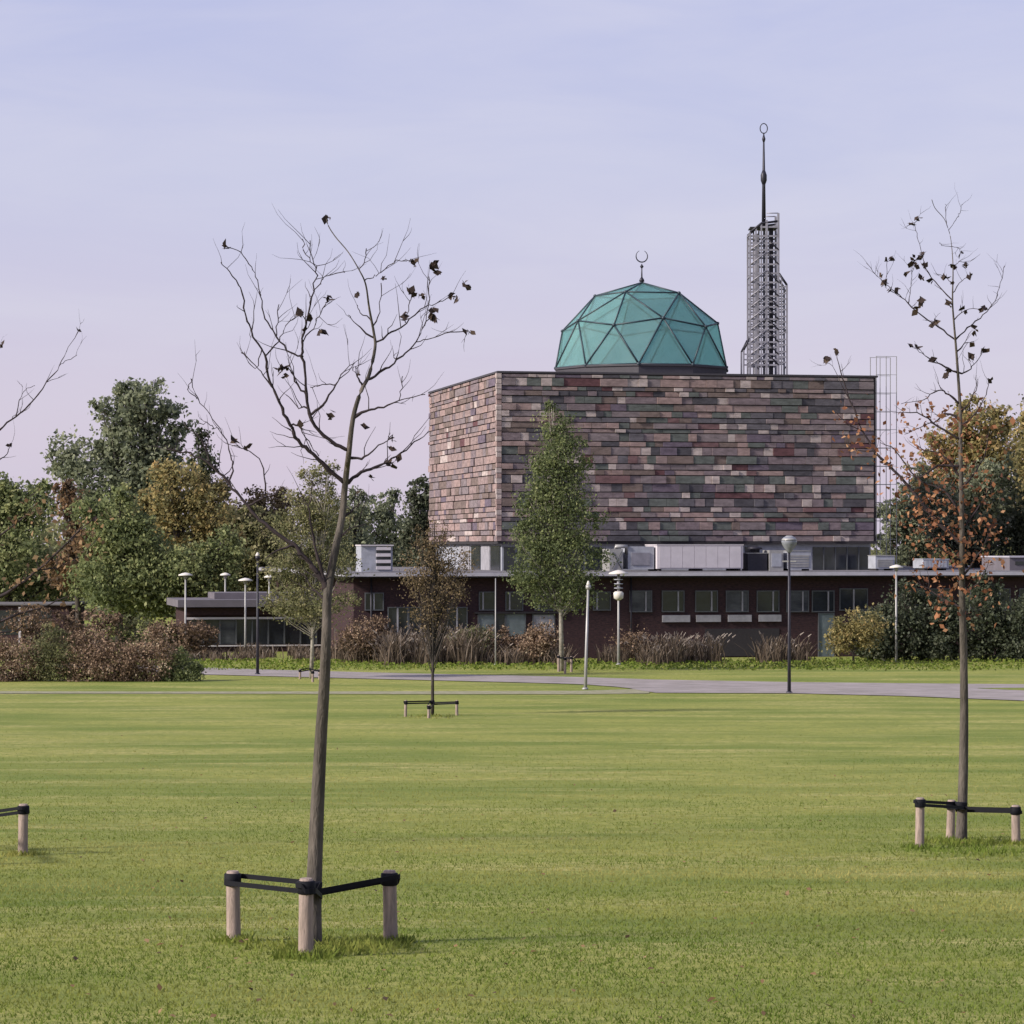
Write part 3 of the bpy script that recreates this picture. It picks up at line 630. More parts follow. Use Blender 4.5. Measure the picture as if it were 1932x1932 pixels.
# ------------------------------------------------------------------ traced bare trees
def q(p, z): return p
def z1(l): return [(354.2 + .2999 * x, 354.2 + .2999 * y) for x, y in l]
def z2(l): return [(322 + .2333 * x, 837.2 + .2333 * y) for x, y in l]
def z4(l): return [(1545.6 + .25 * x, 354.2 + .25 * y) for x, y in l]
def smooth(pts, n=3):
    P_ = [Vector(p) for p in pts]; out = []
    for i in range(len(P_) - 1):
        a, b, c, d = P_[max(i - 1, 0)], P_[i], P_[i + 1], P_[min(i + 2, len(P_) - 1)]
        for k in range(n):
            t = k / n; out.append(.5 * ((2 * b) + (-a + c) * t + (2 * a - 5 * b + 4 * c - d) * t * t + (-a + 3 * b - 3 * c + d) * t ** 3))
    out.append(P_[-1]); return out
def bare_tree(name, label, base, trunk, limbs, rbase, leafpts, leafm, leafsize, twigs=1.0, seed=1, lsize_u=None, pale=False):
    rnd = random.Random(seed); c = gp(*base); D = c.y; t = empty(name, c, 0, label, 'tree')
    nodes = []                                     # (u, v, depth, radius)
    def w(u, v, dy): return at(u, v, D + dy) - c
    def near(u, v): return min(nodes, key=lambda n_: (n_[0] - u) ** 2 + (n_[1] - v) ** 2)
    tl = len(trunk)
    pts = [(u, v, .12 * math.sin(i * .9)) for i, (u, v) in enumerate(trunk)]
    sp = smooth(pts, 4); ln = len(sp); rad = []; arc = [0]
    for i in range(1, ln): arc.append(arc[-1] + (sp[i] - sp[i - 1]).length)
    for i, p in enumerate(sp):
        f = i / (ln - 1); f = arc[i] / arc[-1]; rad.append(max(.0045, rbase * (1 - f) ** 1.05 * (1 + .2 * max(0, 1 - f / .06)))); nodes.append((p.x, p.y, p.z, rad[-1]))
    tips = []
    m = MB(); m.tube([w(p.x, p.y, p.z) for p in sp], rad, 12); m.build('trunk', M['trunkbark'], t)
    nodes0 = len(nodes)
    def twig(m_, p3, dirv, L_, r_):
        k = 4; P_ = [p3]; d_ = dirv.normalized()
        for i in range(k):
            d_ = (d_ + Vector((rnd.gauss(0, .22), rnd.gauss(0, .22), rnd.gauss(.12, .18)))).normalized(); P_.append(P_[-1] + d_ * L_ / k)
        m_.tube(P_, [r_ * (1 - .75 * i / k) for i in range(k + 1)], 5, cap=False); tips.append(P_[-1])
        return P_
    for li, limb in enumerate(limbs):
        u, v = limb[0]; nd_ = near(u, v); amp = rnd.uniform(-.32, .32)
        pts = [(nd_[0], nd_[1], nd_[2])]; acc = 0
        for (a, b), (c_, d_) in zip(limb, limb[1:]):
            acc += math.hypot(c_ - a, d_ - b) * D / F; pts.append((c_, d_, nd_[2] + amp * acc))
        r0 = min(nd_[3] * .8, .010 + acc * .0095); sp = smooth(pts, 4); ln = len(sp)
        rr = [max(.0038, r0 * (1 - .86 * (i / (ln - 1)) ** .8)) for i in range(ln)]
        P_ = [w(p.x, p.y, p.z) + Vector((rnd.gauss(0, .006), 0, rnd.gauss(0, .006))) * (0 if i_ == 0 else 1) for i_, p in enumerate(sp)]; rr = [q_ * rnd.uniform(.86, 1.2) for q_ in rr]; mb = MB(); mb.tube(P_, rr, 7)
        for p, r_ in zip(sp, rr): nodes.append((p.x, p.y, p.z, r_))
        for i in range(3, ln - 1):
            if rnd.random() < .42 * twigs:
                d_ = (P_[i] - P_[i - 1]).normalized(); sd_ = Vector((rnd.gauss(0, 1), rnd.gauss(0, .8), rnd.gauss(.3, .6))).normalized()
                tp = twig(mb, P_[i], d_ * .7 + sd_ * .9, rnd.uniform(.10, .42), min(.005, rr[i] * .7))
                if rnd.random() < .3: twig(mb, tp[2], sd_ * .8 + d_, rnd.uniform(.08, .2), .003)
        tips.append(P_[-1])
        mb.build('branch', M['bark'] if r0 > .06 else M['twig'], t)
    for i, (u, v) in enumerate(leafpts):
        n_ = near(u, v); p = w(u, v, n_[2]); P_ = p[None] if False else np.array([p]) + rng.normal(0, .006, (1, 3))
        leaves('leaf', np.concatenate([P_, P_ + rng.normal(0, .016, (1, 3)), P_ + rng.normal(0, .02, (1, 3))]), leafsize, leafm, t, up=-.2)
    return t, nodes, tips, w
# foreground tree
TRK = [(589, 1800), (592, 1690), (597, 1560), (605, 1400), (612, 1290), (616, 1190), (618, 1120), (630, 1050), (645, 978), (650, 925), (655, 880)] + z1([(1010, 1700), (1040, 1450), (1090, 1280), (1140, 1180), (1178, 1010), (1172, 920), (1142, 760), (1120, 610), (1080, 520), (1010, 405), (930, 310), (885, 240), (872, 190)])
LMB = [z1(l) for l in (
 [(990, 1860), (850, 1740), (760, 1650), (690, 1590), (640, 1490), (580, 1350), (520, 1220), (485, 1060), (400, 900), (360, 780), (335, 640), (260, 530), (205, 475)],
 [(1002, 1670), (890, 1590), (780, 1460), (745, 1300), (730, 1100), (720, 980), (750, 830), (790, 650), (808, 520), (780, 430), (770, 330)],
 [(1135, 1200), (1240, 1140), (1350, 1060), (1440, 970), (1490, 870), (1535, 790)],
 [(722, 1080), (650, 1040), (560, 930), (490, 820), (460, 680), (430, 560), (390, 480), (330, 410), (240, 365)],
 [(1180, 975), (1260, 930), (1370, 850), (1490, 750), (1560, 730), (1660, 690)],
 [(1440, 980), (1540, 940), (1690, 905), (1760, 915)],
 [(1120, 595), (1165, 565), (1220, 530), (1320, 460), (1410, 465)],
 [(1085, 520), (1110, 450), (1125, 380)], [(1160, 880), (1205, 780), (1215, 600)],
 [(1040, 1450), (1120, 1405), (1200, 1390), (1330, 1340), (1490, 1300)], [(1325, 1342), (1345, 1260), (1350, 1190)],
 [(1008, 1850), (1100, 1790), (1210, 1750), (1310, 1690), (1430, 1600), (1520, 1530)],
 [(1020, 1700), (1120, 1690), (1200, 1620), (1290, 1560)],
 [(1150, 940), (1060, 860), (1010, 800)], [(1140, 850), (1090, 780), (1060, 740)], [(745, 1320), (690, 1240), (640, 1150), (590, 1130)],
 [(772, 1420), (850, 1365), (930, 1240), (980, 1160), (1050, 1100)], [(930, 1230), (850, 1240), (770, 1250)],
 [(790, 650), (840, 590), (880, 555), (990, 530)], [(722, 980), (790, 880), (820, 810), (875, 720)], [(805, 510), (760, 440), (725, 390), (725, 320)],
 [(745, 840), (720, 810), (695, 785)], [(485, 1050), (570, 960), (620, 870), (710, 760)], [(460, 1000), (420, 1140), (350, 1040)], [(565, 940), (570, 820), (568, 740)],
 [(640, 1490), (700, 1500), (760, 1600), (830, 1680)], [(540, 1260), (480, 1180), (400, 1090), (340, 1040)], [(1490, 860), (1520, 700), (1518, 560)], [(1370, 850), (1390, 740), (1410, 660)],
 [(1100, 1260), (1070, 1180), (1060, 1120)], [(760, 1400), (700, 1380), (620, 1300)])]
LMB.append(z2([(1262, 1180), (1240, 1130), (1160, 1010), (1090, 930), (1010, 830), (880, 740), (720, 620), (590, 460), (480, 330), (360, 200), (200, 100), (60, 60), (-40, 20)]))
LMB += [[(614, 1108), (600, 1054), (588, 1003), (584, 955), (590, 905)], [(434, 914), (438, 880), (433, 849), (414, 810), (390, 775), (372, 753), (360, 714)], [(414, 812), (395, 800), (372, 798)],
        [(470, 955), (500, 930), (490, 868), (462, 848), (440, 838)], [(401, 879), (380, 830), (345, 800)], [(560, 1032), (520, 1040), (500, 1058)], [(632, 1040), (655, 1000), (690, 990)], [(646, 975), (670, 960), (682, 930)],
        [(618, 1130), (590, 1110), (572, 1080)], [(360, 760), (352, 735), (362, 715)]]
LV = z1([(872, 190), (1410, 465), (1425, 475), (1235, 565), (1525, 505), (1575, 530), (1545, 495), (1745, 595), (1770, 630), (1410, 655), (1425, 670), (1480, 670), (1655, 688), (1670, 690), (1690, 715), (1540, 770), (1525, 808), (1535, 812), (1560, 835), (1360, 800), (1765, 915), (1750, 912), (1065, 665), (880, 695), (905, 695), (760, 825), (743, 890), (845, 905), (860, 910), (590, 1130), (575, 1150), (610, 1170), (620, 1130), (700, 1490), (880, 1435), (900, 1440), (1110, 1500), (1290, 1590), (1280, 1650), (1290, 1740), (1270, 1720), (1160, 1835), (1080, 1900), (1075, 1180), (230, 365), (705, 800), (1330, 1690), (380, 1630), (310, 1600)])
bare_tree('young_tree', 'tall bare young tree in the foreground with a few dark wilted leaves', (589, 1786), TRK, LMB, .074, LV, M['leaf_black'], .058, 1.0, 4)
# right-hand tree
TR2 = [(1813, 1600), (1817, 1480), (1819, 1350), (1818, 1230), (1815, 1120), (1815, 1000), (1813, 900), (1812, 830)] + z4([(1065, 1700), (1047, 1400), (1032, 1200), (1015, 1000), (1006, 850), (1010, 600), (995, 400), (970, 300), (940, 230), (875, 155), (850, 90)])
LM2 = [z4(l) for l in (
 [(1022, 1150), (900, 1050), (750, 950), (650, 850), (560, 775), (480, 710), (420, 650), (360, 570)], [(690, 880), (692, 780), (690, 700), (718, 590)], [(510, 720), (515, 630), (510, 550)],
 [(1004, 870), (900, 740), (810, 610), (770, 480), (740, 370), (712, 280), (660, 290)], [(712, 285), (740, 240)], [(1035, 1150), (1120, 1060), (1240, 960), (1320, 860), (1370, 720), (1400, 590)],
 [(1050, 1410), (950, 1350), (850, 1300), (780, 1250), (690, 1190)], [(980, 320), (1030, 240), (1062, 190), (1080, 125)], [(968, 290), (955, 200), (955, 120)],
 [(1060, 1640), (980, 1560), (900, 1530), (780, 1600), (620, 1630)], [(1065, 1750), (960, 1700), (880, 1760), (780, 1800), (650, 1860)], [(1050, 1420), (1110, 1390), (1170, 1330), (1240, 1230)],
 [(1040, 1250), (1100, 1180), (1160, 1160)], [(1065, 1700), (1130, 1620), (1190, 1500), (1180, 1430)], [(1070, 1800), (1180, 1700), (1260, 1560), (1280, 1440)],
 [(1010, 600), (1060, 560), (1105, 570)], [(1005, 720), (950, 670), (880, 650)], [(1000, 430), (1050, 460), (1080, 500)], [(1070, 1900), (900, 1800), (740, 1700), (560, 1700)],
 [(1020, 1000), (1100, 930), (1220, 910)], [(1005, 800), (1080, 700), (1130, 665)], [(995, 440), (940, 440), (910, 410)])]
LM2 += [[(1814, 900), (1780, 860), (1745, 850), (1720, 835)], [(1815, 960), (1780, 925), (1740, 910), (1700, 880)], [(1815, 1020), (1770, 985), (1740, 960), (1715, 950)], [(1815, 1060), (1780, 1040), (1750, 1000), (1735, 990)],
        [(1814, 930), (1840, 890), (1860, 850), (1868, 800)], [(1815, 1000), (1850, 950), (1872, 910)], [(1816, 1090), (1850, 1040), (1870, 990)], [(1816, 1130), (1845, 1100), (1866, 1060)], [(1816, 1150), (1780, 1130), (1750, 1110), (1730, 1100)],
        [(1814, 880), (1770, 880), (1730, 900), (1690, 850), (1660, 835)]]
LM2 += [[(1815, 1040), (1760, 975), (1700, 900), (1650, 850), (1612, 775), (1590, 715), (1578, 668)], [(1606, 760), (1575, 700), (1561, 681)], [(1655, 856), (1620, 850), (1590, 840)], [(1632, 812), (1600, 800), (1575, 775)]]
LV2 = z4([(510, 548), (545, 540), (700, 540), (720, 575), (735, 580), (765, 515), (780, 505), (1080, 500), (1105, 575), (1095, 600), (1135, 660), (960, 670), (950, 680), (1000, 720), (1010, 600), (790, 580), (770, 850), (765, 860), (735, 905), (850, 1045), (880, 1010), (1225, 910), (1240, 915), (1170, 1045), (1170, 1095), (1110, 940), (1075, 910), (500, 710), (495, 730), (530, 775), (585, 790), (690, 1190), (740, 1205), (835, 690), (785, 680), (130, 1250), (60, 1300), (40, 1300), (980, 860), (995, 880), (700, 270), (740, 240), (1240, 1230), (1150, 1180), (1140, 1280), (1160, 1270), (465, 660), (650, 655), (1285, 1440), (850, 1300), (970, 1365), (965, 1430)])
rt, nd2, tp2, w2 = bare_tree('young_tree', 'right-hand young tree, bare on top with rusty leaves on its lower branches', (1813, 1588), TR2, LM2, .075, LV2, M['leaf_black'], .085, 1.3, 9)
lower = [n_ for n_ in nd2 if 780 < n_[1] < 1150 and n_[3] < .04]; PL = []; 
for _ in range(1500):
    n_ = random.choice(lower)
    if random.random() < (1.0 if n_[1] > 900 else .5): PL.append(w2(n_[0], n_[1], n_[2]) + Vector((random.gauss(0, .2), random.gauss(0, .25), random.gauss(0, .2))))
for k in range(90):
    p = PL[k]; leaves('leaf', [tuple(p)], .075, M['leaf_rust'], rt)
leaves('foliage', [tuple(p) for p in PL[90:]], .058, M['leaf_rust'], rt, 'stuff')
# left-edge tree
TR3 = [(-55, 1612), (-52, 1500), (-50, 1300), (-45, 1100), (-40, 980), (-35, 880), (-30, 780), (-25, 680), (-30, 560), (-35, 470)]
LM3 = [[(-35, 850), (-12, 822), (0, 810), (30, 785), (55, 765), (88, 722), (112, 690), (130, 655), (150, 622)], [(30, 785), (38, 755), (48, 735), (66, 728)], [(112, 692), (128, 680), (145, 670)], [(-33, 900), (-10, 870), (8, 862), (20, 838)], [(-30, 770), (-15, 700), (0, 655)],
       [(-45, 1140), (10, 1120), (60, 1085), (110, 1040), (150, 1000), (175, 980)], [(-45, 1180), (20, 1165), (80, 1145), (130, 1125)], [(-42, 1050), (0, 1010), (40, 980), (70, 950)], [(75, 1073), (110, 1070), (150, 1050), (190, 1010)], [(-45, 1200), (30, 1190), (60, 1150)]]
lt, nd3, tp3, w3 = bare_tree('young_tree', 'young tree outside the left edge, its thin branches reaching into the photo', (-55, 1606), TR3, LM3, .07, [(2, 652), (150, 624), (20, 838), (180, 978), (178, 735), (186, 735)][:4], M['leaf_black'], .06, .9, 12)
low3 = [n_ for n_ in nd3 if n_[1] > 930 and n_[0] > 20]; 
leaves('foliage', [tuple(w3(n_[0], n_[1], n_[2]) + Vector((random.gauss(0, .10), random.gauss(0, .1), random.gauss(0, .10)))) for n_ in (random.choice(low3) for _ in range(230))], .06, M['leaf_orange'], lt, 'stuff')

# ------------------------------------------------------------------ leafy trees and shrubs
def leafy(name, label, cat, u, d, blobs, m, n, size_, bark='bark', tr=.12, vb=None, dens=26, group=None, thin=1.0, sticks=0, lum=0, gap=.55):
    """blobs: (u, v, half width, half height) of crown lumps as seen; each is a real ellipsoid of leaf clumps round the stem"""
    size = size_ * .80; n = int(n * 1.45); b = Vector(((u - CX) * d / F, d, zg(d))); t = empty(name, b, 0, label, cat, group); s_ = F / d
    if u is not None and n > 3000:
        ex = []
        for (bu, bv, ru, rv) in blobs:
            for k in range(3):
                a_ = random.uniform(0, 2 * PI); f_ = random.uniform(.22, .42); ex.append((bu + math.cos(a_) * ru * .92, bv - abs(math.sin(a_)) * rv * .92 if random.random() < .75 else bv + math.sin(a_) * rv * .8, ru * f_, rv * f_ * random.uniform(.8, 1.3)))
        blobs = [(a1, a2, a3 * .93, a4 * .93) for a1, a2, a3, a4 in blobs] + ex
    P_ = []; tot = sum(q_[2] * q_[3] for q_ in blobs); TN = []
    cen = []
    for (bu, bv, ru, rv) in blobs:
        dyo = random.uniform(-.35, .35) * ru / s_
        c = at(bu, bv, d) - b + Vector((0, dyo, 0)); a, h = ru / s_, rv / s_; cen.append((c, a, h))
        nb = int(n * ru * rv / tot); nc = max(5, nb // dens)
        ph = rng.normal(size=(nc, 3)); ph /= np.linalg.norm(ph, axis=1)[:, None]; rr = rng.uniform(gap, 1.03, nc) ** .8
        C = np.array(c) + ph * rr[:, None] * np.array([a, a * .9, h]) * rng.uniform(.82, 1.1, nc)[:, None]
        cs = (min(a, h) * .17 * thin + .05) * rng.uniform(.5, 1.7, nc)[:, None]
        idx = rng.integers(0, nc, nb); tb_ = rng.normal(.44 + lum, .22, nc)
        Q_ = C[idx] + rng.normal(size=(nb, 3)) * cs[idx] * np.array([1, 1, .8]); P_.append(Q_); TN.append(tb_[idx] + rng.normal(0, .16, nb))
    P_ = np.concatenate(P_); TN = np.concatenate(TN); keep = P_[:, 2] > .02; P_ = P_[keep]; TN = TN[keep]
    if tr:
        top = max(cen, key=lambda q_: q_[0].z); m_ = MB(); e_ = top[0] + Vector((0, 0, top[2] * .6))
        k_ = [Vector((0, 0, -.2)), Vector((e_.x * .08, 0, e_.z * .2)), Vector((e_.x * .3, e_.y * .3, e_.z * .5)), Vector((e_.x * .7, e_.y * .7, e_.z * .78)), e_]
        m_.tube(k_, [tr * 1.3, tr, tr * .75, tr * .4, tr * .12], 9)
        m_.build('trunk', M[bark], t)
        lm = MB(); kk = 0
        for (c, a, h) in cen:
            for j in range(2 + sticks):
                st = k_[2].lerp(k_[1], random.random()) if c.z < k_[3].z else k_[2].lerp(k_[3], random.random()); o_ = c + Vector((random.uniform(-.8, .8) * a, random.uniform(-.8, .8) * a, random.uniform(-.4, .8) * h))
                if o_.z < st.z: st = k_[1] * random.uniform(.95, 1.15)
                mid = st.lerp(o_, .5) + Vector((0, 0, -.06 * (o_ - st).length)); lm.tube([st, mid, o_], [tr * .38, tr * .24, tr * .06], 6, cap=False)
        lm.build('limbs', M[bark], t, 'stuff')
    leaves('crown', P_, size, m, t, tone=TN)
    return t
# big trees at the left, back to front
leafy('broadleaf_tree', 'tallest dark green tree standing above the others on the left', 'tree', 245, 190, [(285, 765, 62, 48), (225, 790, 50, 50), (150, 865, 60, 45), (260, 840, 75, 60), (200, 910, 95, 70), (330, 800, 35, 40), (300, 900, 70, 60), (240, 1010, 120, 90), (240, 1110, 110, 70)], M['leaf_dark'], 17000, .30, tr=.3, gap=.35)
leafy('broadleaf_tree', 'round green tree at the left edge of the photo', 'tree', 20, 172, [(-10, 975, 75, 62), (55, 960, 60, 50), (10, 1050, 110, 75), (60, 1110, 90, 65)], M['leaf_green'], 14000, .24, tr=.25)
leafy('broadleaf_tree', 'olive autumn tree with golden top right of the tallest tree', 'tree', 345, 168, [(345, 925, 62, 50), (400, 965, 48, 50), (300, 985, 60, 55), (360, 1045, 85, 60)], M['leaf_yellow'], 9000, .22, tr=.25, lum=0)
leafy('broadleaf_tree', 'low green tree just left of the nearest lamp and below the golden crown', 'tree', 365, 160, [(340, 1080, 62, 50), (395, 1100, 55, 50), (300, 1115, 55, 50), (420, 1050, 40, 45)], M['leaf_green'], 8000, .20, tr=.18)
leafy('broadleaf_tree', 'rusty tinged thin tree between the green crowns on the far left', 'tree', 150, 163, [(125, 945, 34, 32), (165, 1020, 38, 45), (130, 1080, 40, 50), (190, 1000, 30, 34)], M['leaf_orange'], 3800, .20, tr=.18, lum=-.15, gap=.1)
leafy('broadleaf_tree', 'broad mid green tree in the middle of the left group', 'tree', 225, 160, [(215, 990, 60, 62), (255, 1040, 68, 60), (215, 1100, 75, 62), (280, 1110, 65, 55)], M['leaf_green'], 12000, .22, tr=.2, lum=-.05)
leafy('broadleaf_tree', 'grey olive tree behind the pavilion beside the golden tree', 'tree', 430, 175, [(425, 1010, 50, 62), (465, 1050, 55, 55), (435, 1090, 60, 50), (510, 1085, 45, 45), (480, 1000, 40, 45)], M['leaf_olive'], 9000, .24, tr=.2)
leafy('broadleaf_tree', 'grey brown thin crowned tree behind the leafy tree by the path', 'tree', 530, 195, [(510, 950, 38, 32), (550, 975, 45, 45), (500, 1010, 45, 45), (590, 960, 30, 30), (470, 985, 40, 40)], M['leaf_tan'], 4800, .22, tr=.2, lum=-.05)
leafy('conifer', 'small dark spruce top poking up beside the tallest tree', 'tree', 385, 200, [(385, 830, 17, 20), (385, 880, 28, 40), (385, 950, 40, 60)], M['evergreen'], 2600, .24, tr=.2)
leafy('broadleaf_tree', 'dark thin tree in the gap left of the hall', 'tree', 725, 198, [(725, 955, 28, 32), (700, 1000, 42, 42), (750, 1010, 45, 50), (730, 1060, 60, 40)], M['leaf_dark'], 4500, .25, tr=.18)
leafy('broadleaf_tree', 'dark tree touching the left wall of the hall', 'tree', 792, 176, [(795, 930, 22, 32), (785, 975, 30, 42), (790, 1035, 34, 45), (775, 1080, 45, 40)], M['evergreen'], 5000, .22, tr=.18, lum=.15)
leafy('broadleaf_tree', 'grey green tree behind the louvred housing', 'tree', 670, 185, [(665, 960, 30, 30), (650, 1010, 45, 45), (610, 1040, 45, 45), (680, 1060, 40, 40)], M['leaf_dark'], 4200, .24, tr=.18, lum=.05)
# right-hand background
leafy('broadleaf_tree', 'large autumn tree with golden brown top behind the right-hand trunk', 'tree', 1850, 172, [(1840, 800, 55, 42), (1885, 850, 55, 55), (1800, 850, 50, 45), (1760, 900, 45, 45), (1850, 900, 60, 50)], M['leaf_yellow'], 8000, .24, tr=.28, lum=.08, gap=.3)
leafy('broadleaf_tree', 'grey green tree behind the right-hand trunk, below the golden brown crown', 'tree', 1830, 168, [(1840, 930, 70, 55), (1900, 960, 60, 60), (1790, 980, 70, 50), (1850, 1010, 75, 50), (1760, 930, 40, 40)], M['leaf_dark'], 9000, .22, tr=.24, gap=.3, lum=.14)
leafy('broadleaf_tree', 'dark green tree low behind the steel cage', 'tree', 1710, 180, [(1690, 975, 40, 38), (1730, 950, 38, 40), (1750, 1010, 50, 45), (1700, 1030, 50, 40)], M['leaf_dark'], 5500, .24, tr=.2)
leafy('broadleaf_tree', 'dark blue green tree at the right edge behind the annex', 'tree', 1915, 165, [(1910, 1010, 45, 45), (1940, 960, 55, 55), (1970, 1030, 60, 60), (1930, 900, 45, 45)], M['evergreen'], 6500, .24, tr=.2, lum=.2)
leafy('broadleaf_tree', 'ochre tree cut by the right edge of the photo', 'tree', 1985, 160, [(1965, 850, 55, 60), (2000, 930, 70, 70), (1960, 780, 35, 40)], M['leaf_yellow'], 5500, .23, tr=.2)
# middle
leafy('leafy_tree', 'dense narrow green tree standing before the hall front', 'tree', 1060, gd(1266), [(1047, 800, 30, 38), (1055, 850, 46, 48), (1042, 905, 50, 45), (1062, 960, 62, 48), (1040, 1010, 66, 48), (1062, 1060, 84, 52), (1040, 1110, 74, 48), (1080, 1118, 58, 44), (1030, 1030, 72, 48), (1095, 1000, 44, 44), (1000, 1080, 44, 44), (1050, 875, 56, 48), (1072, 925, 54, 46), (1030, 955, 52, 42)], M['leaf_green'], 19000, .115, bark='barkpale', tr=.09, lum=-.27, gap=.3)
leafy('leafy_tree', 'pale olive tree with white stem right behind the foreground trunk', 'tree', 587, gd(1280), [(600, 900, 30, 34), (585, 950, 42, 42), (620, 985, 50, 42), (565, 1020, 56, 46), (625, 1060, 58, 46), (548, 1080, 56, 48), (590, 1140, 74, 46), (545, 1130, 45, 40)], M['leaf_olive'], 13000, .10, bark='barkpale', tr=.07, gap=.25, sticks=2)
leafy('thin_tree', 'thin brownish autumn tree on the lawn left of the hall corner', 'tree', 816, gd(1349), [(815, 1025, 28, 42), (795, 1075, 40, 48), (845, 1070, 38, 48), (820, 1125, 50, 46), (812, 1170, 36, 34)], M['leaf_tan'], 4200, .066, bark='bark', tr=.045, thin=1.3, gap=.1, sticks=5, lum=-.05)
def leafy_at(u, v, *a, **k): pass
# evergreens and shrubs in front of the low wing on the right
EV = [(1655, 1195, 38, 48, 'dark evergreen shrub just left of the pale right-hand lamp'), (1715, 1170, 48, 68, 'tall dark evergreen shrub right of the pale right-hand lamp'), (1772, 1190, 45, 55, 'dark evergreen shrub just left of the right-hand trunk'), (1850, 1170, 50, 72, 'tall dark evergreen shrub just right of the right-hand trunk'), (1920, 1185, 48, 62, 'dark evergreen shrub at the right edge of the photo')]
for u, v, ru, rv, lb in EV:
    leafy('evergreen_shrub', lb, 'shrub', u, 137.5, [(u, v, ru, rv), (u - 10, v + 25, ru * .8, rv * .6), (u + 14, v - 20, ru * .6, rv * .6), (u, 1232, ru, 18)], M['evergreen'], 4600, .15, tr=.06, group='evergreen shrubs before the low wing')
leafy('autumn_shrub', 'yellow orange shrub in front of the brick wing near the door', 'shrub', 1610, 134.5, [(1605, 1200, 38, 32), (1635, 1190, 30, 40), (1585, 1215, 28, 22)], M['leaf_yellow'], 2800, .13, tr=.05)
leafy('autumn_shrub', 'small red brown shrub beside the stem of the green tree', 'shrub', 1030, 134, [(1028, 1205, 30, 32), (1010, 1225, 28, 20)], M['leaf_brown'], 2200, .12, tr=.04)
leafy('autumn_shrub', 'tall tangled brown shrub beside the foreground trunk under the low roof', 'shrub', 690, 136, [(690, 1195, 42, 34), (665, 1215, 36, 24), (725, 1215, 34, 26)], M['leaf_brown'], 2600, .11, tr=.04, lum=-.25, thin=1.3)
leafy('autumn_shrub', 'loose olive shrub left of the thin post before the pale windows', 'shrub', 880, 135, [(870, 1215, 44, 24), (895, 1205, 28, 26)], M['leaf_olive'], 1800, .10, tr=.04, lum=-.2, thin=1.3)
leafy('autumn_shrub', 'low brown shrub between the lantern lamp and the brick wall', 'shrub', 1200, 135.5, [(1195, 1215, 34, 24), (1240, 1225, 36, 18)], M['leaf_brown'], 1900, .10, tr=.04, lum=-.28, thin=1.3)
leafy('autumn_shrub', 'dark red brown shrub under the pale windows', 'shrub', 960, 136, [(945, 1215, 40, 26), (985, 1220, 32, 24)], M['leaf_brown'], 2400, .12, tr=.04, lum=-.25)
# hedge row on the left
HD = [(25, 1245, 48, 46, 'leaf_brown', 'brown shrub at the left end of the hedge row', 0), (95, 1238, 48, 50, 'leaf_olive', 'grey green shrub second from the left edge in the hedge row', -.2), (165, 1245, 52, 46, 'leaf_brown', 'reddish brown shrub in the middle of the hedge row', .05),
      (225, 1248, 52, 46, 'leaf_brown', 'large red brown shrub near the right end of the hedge row', -.08), (285, 1240, 42, 48, 'leaf_brown', 'pale topped brown shrub beside the green end of the hedge row', .12), (335, 1265, 36, 34, 'leaf_green', 'low dark green shrub ending the hedge row at the path', -.1)]
for u, v, ru, rv, mm, lb, lu_ in HD:
    leafy('hedge_shrub', lb, 'shrub', u, 115, [(u, v, ru, rv), (u - ru * .5, v + 14, ru * .7, rv * .7), (u + ru * .5, v + 12, ru * .7, rv * .7), (u, 1288, ru * 1.05, 14)], M[mm], 5200, .085, tr=.03, group='shrubs of the hedge row', lum=lu_, thin=.8)
for u, lb_ in ((-60, 'brown shrub just beyond the left end of the hedge row in the photo'), (-140, 'farthest left brown shrub of the hedge row, outside the photo')): leafy('hedge_shrub', lb_, 'shrub', u, 115, [(u, 1245, 52, 46), (u, 1280, 50, 22)], M['leaf_brown'], 1500, .12, tr=.03, group='shrubs of the hedge row')
UND = [(60, 'tangled brown undergrowth shrub below the left edge trees', 'leaf_brown'), (165, 'brown undergrowth shrub below the rusty orange tree', 'leaf_brown'), (265, 'olive undergrowth shrub below the mid green tree', 'leaf_olive'), (345, 'tan undergrowth shrub beside the nearest left lamp', 'leaf_brown')]
for u, lb, mm in UND:
    leafy('undergrowth_shrub', lb, 'shrub', u, 142, [(u, 1194 - (20 if u < 200 else 0), 60, 24), (u + 20, 1206, 50, 24), (u, 1225, 60, 20)], M[mm], 2600, .14, tr=.04, lum=-.3)
# woodland far behind everything
def wood():
    P_ = []; TN = []
    for k in range(230):
        x = -75 + 150 * k / 229 + random.gauss(0, .8); y = 235 + random.uniform(-10, 25); h = random.uniform(5.0, 8.5) + (1.5 if x < -20 else 0); r_ = random.uniform(2, 3.4)
        n_ = 260; ph = rng.normal(size=(n_, 3)); ph /= np.linalg.norm(ph, axis=1)[:, None]
        P_.append(np.array([x, y, h * .52]) + ph * np.array([r_, r_, h * .5]) * rng.uniform(.5, 1.05, n_)[:, None]); TN.append(rng.normal(random.uniform(.2, .6), .17, n_))
    P_ = np.concatenate(P_); TN = np.concatenate(TN); k_ = P_[:, 2] > .1
    tag(leaves('woodland', P_[k_], .5, M['leaf_olive'], tone=TN[k_]), 'dark far woodland closing the view behind all the buildings', 'woodland', kind='stuff')
wood()
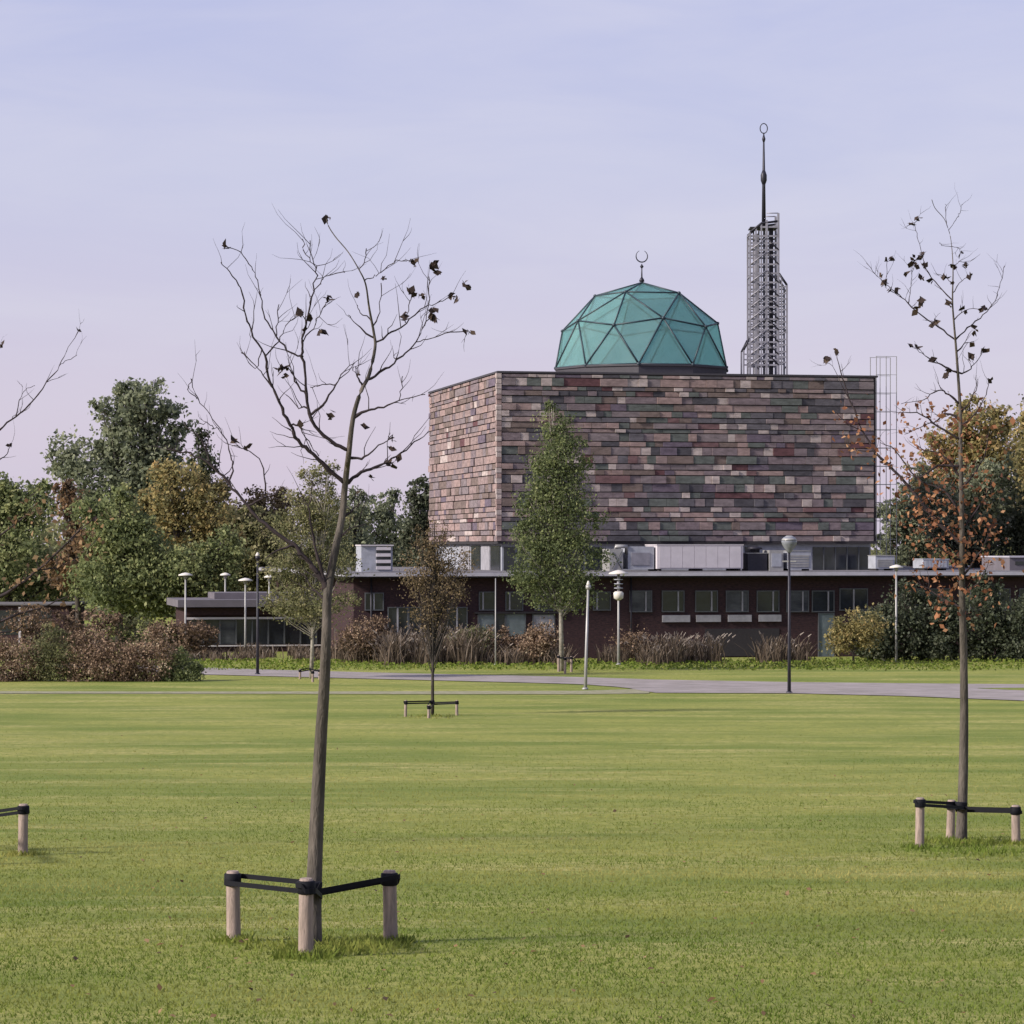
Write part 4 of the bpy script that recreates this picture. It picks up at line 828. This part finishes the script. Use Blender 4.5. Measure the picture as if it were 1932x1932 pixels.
# reeds before the low wing
def reeds(name, label, u0, u1, d0, d1, n, hmin, hmax, plume):
    me_v = []; me_f = []; tn = []
    def quad(a, b, c, d, t_):
        k = len(me_v); me_v.extend([a, b, c, d]); me_f.append((k, k + 1, k + 2, k + 3)); tn.append(t_)
    ncl = max(4, int((u1 - u0) / 20)); cl = [(random.uniform(u0, u1), random.uniform(d0, d1), random.uniform(.6, 1)) for _ in range(ncl)]
    for _ in range(n):
        cu, cd, hs = random.choice(cl); d = cd + random.gauss(0, .45); x = (cu - CX) * cd / F + random.gauss(0, .30); h = random.uniform(hmin, hmax) * hs
        lx_, ly_ = random.gauss(.05, .30) * h, random.gauss(0, .2) * h; b = Vector((x, d, zg(d) - .05)); m_ = b + Vector((lx_ * .35, ly_ * .35, h * .6)); t_ = b + Vector((lx_, ly_, h)); wv = Vector((random.uniform(.012, .028), random.uniform(-.015, .015), 0))
        tt = random.gauss(.28, .2); quad(b - wv, b + wv, m_ + wv, m_ - wv, tt); quad(m_ - wv, m_ + wv, t_ + wv * .3, t_ - wv * .3, tt + .08)
        if random.random() < plume:
            e_ = t_ + Vector((lx_ * .22, 0, h * .10)); pv = Vector((.035, .01, .02)); quad(t_ - pv, t_ + pv, e_ + pv * .4, e_ - pv * .4, random.uniform(.75, 1)); pv = Vector((.0, .04, .03)); quad(t_ - pv, t_ + pv, e_ + pv * .4, e_ - pv * .4, random.uniform(.75, 1))
    me = bpy.data.meshes.new(name); me.from_pydata([tuple(v) for v in me_v], [], me_f); a_ = me.attributes.new('tone', 'FLOAT', 'FACE'); a_.data.foreach_set('value', np.clip(tn, 0, 1).astype(np.float32)); me.materials.append(M['reed']); me.update()
    o = bpy.data.objects.new(name, me); COL.objects.link(o); tag(o, label, 'reeds', kind='stuff')
reeds('reeds', 'brown ornamental reeds with pale plumes left of the hall corner', 640, 905, 133, 137, 3000, .6, 1.9, .2)
reeds('reeds', 'brown reeds with pale plumes in front of the brick wall right of the green tree', 1180, 1345, 133, 137, 1500, .5, 1.5, .28)
reeds('reeds', 'sparse reeds with plumes behind the tall dark lamp post', 1440, 1550, 134.5, 137, 420, .6, 1.5, .10)
reeds('reeds', 'low dry stems under the green tree before the hall', 905, 1180, 133, 137, 1600, .3, 1.1, .05)
reeds('reeds', 'dry stems in the verge by the pavilion', 350, 640, 138, 147, 1800, .3, .8, .02)
def verge():
    n = 9000; u = rng.uniform(340, 2000, n); d = rng.uniform(126, 138, n); P_ = np.stack([(u - CX) * d / F, d, 4.1 * np.exp(-d / 42) + rng.uniform(.02, .16, n)], 1)
    tag(leaves('verge_grass', P_, .10, M['blade'], tone=rng.normal(.30, .20, n), up=.1), 'rough long grass verge between the path and the brick wing', 'grass', kind='stuff')
verge()
# a far leafy twig showing above the right end of the roof and scattered dry leaves on the lawn
n = 260; u = rng.uniform(100, 1900, n); v = rng.uniform(1380, 1930, n); Pd = np.array([gp(a, b) + Vector((0, 0, .03)) for a, b in zip(u, v)])
tag(leaves('fallen_leaves', Pd, .045, M['leaf_orange'], up=3), 'scattered dry fallen leaves lying in the lawn', 'leaves', kind='stuff')
print('tris', sum(len(o.data.polygons) for o in sc.objects if o.type == 'MESH'), 'objs', len(sc.objects))
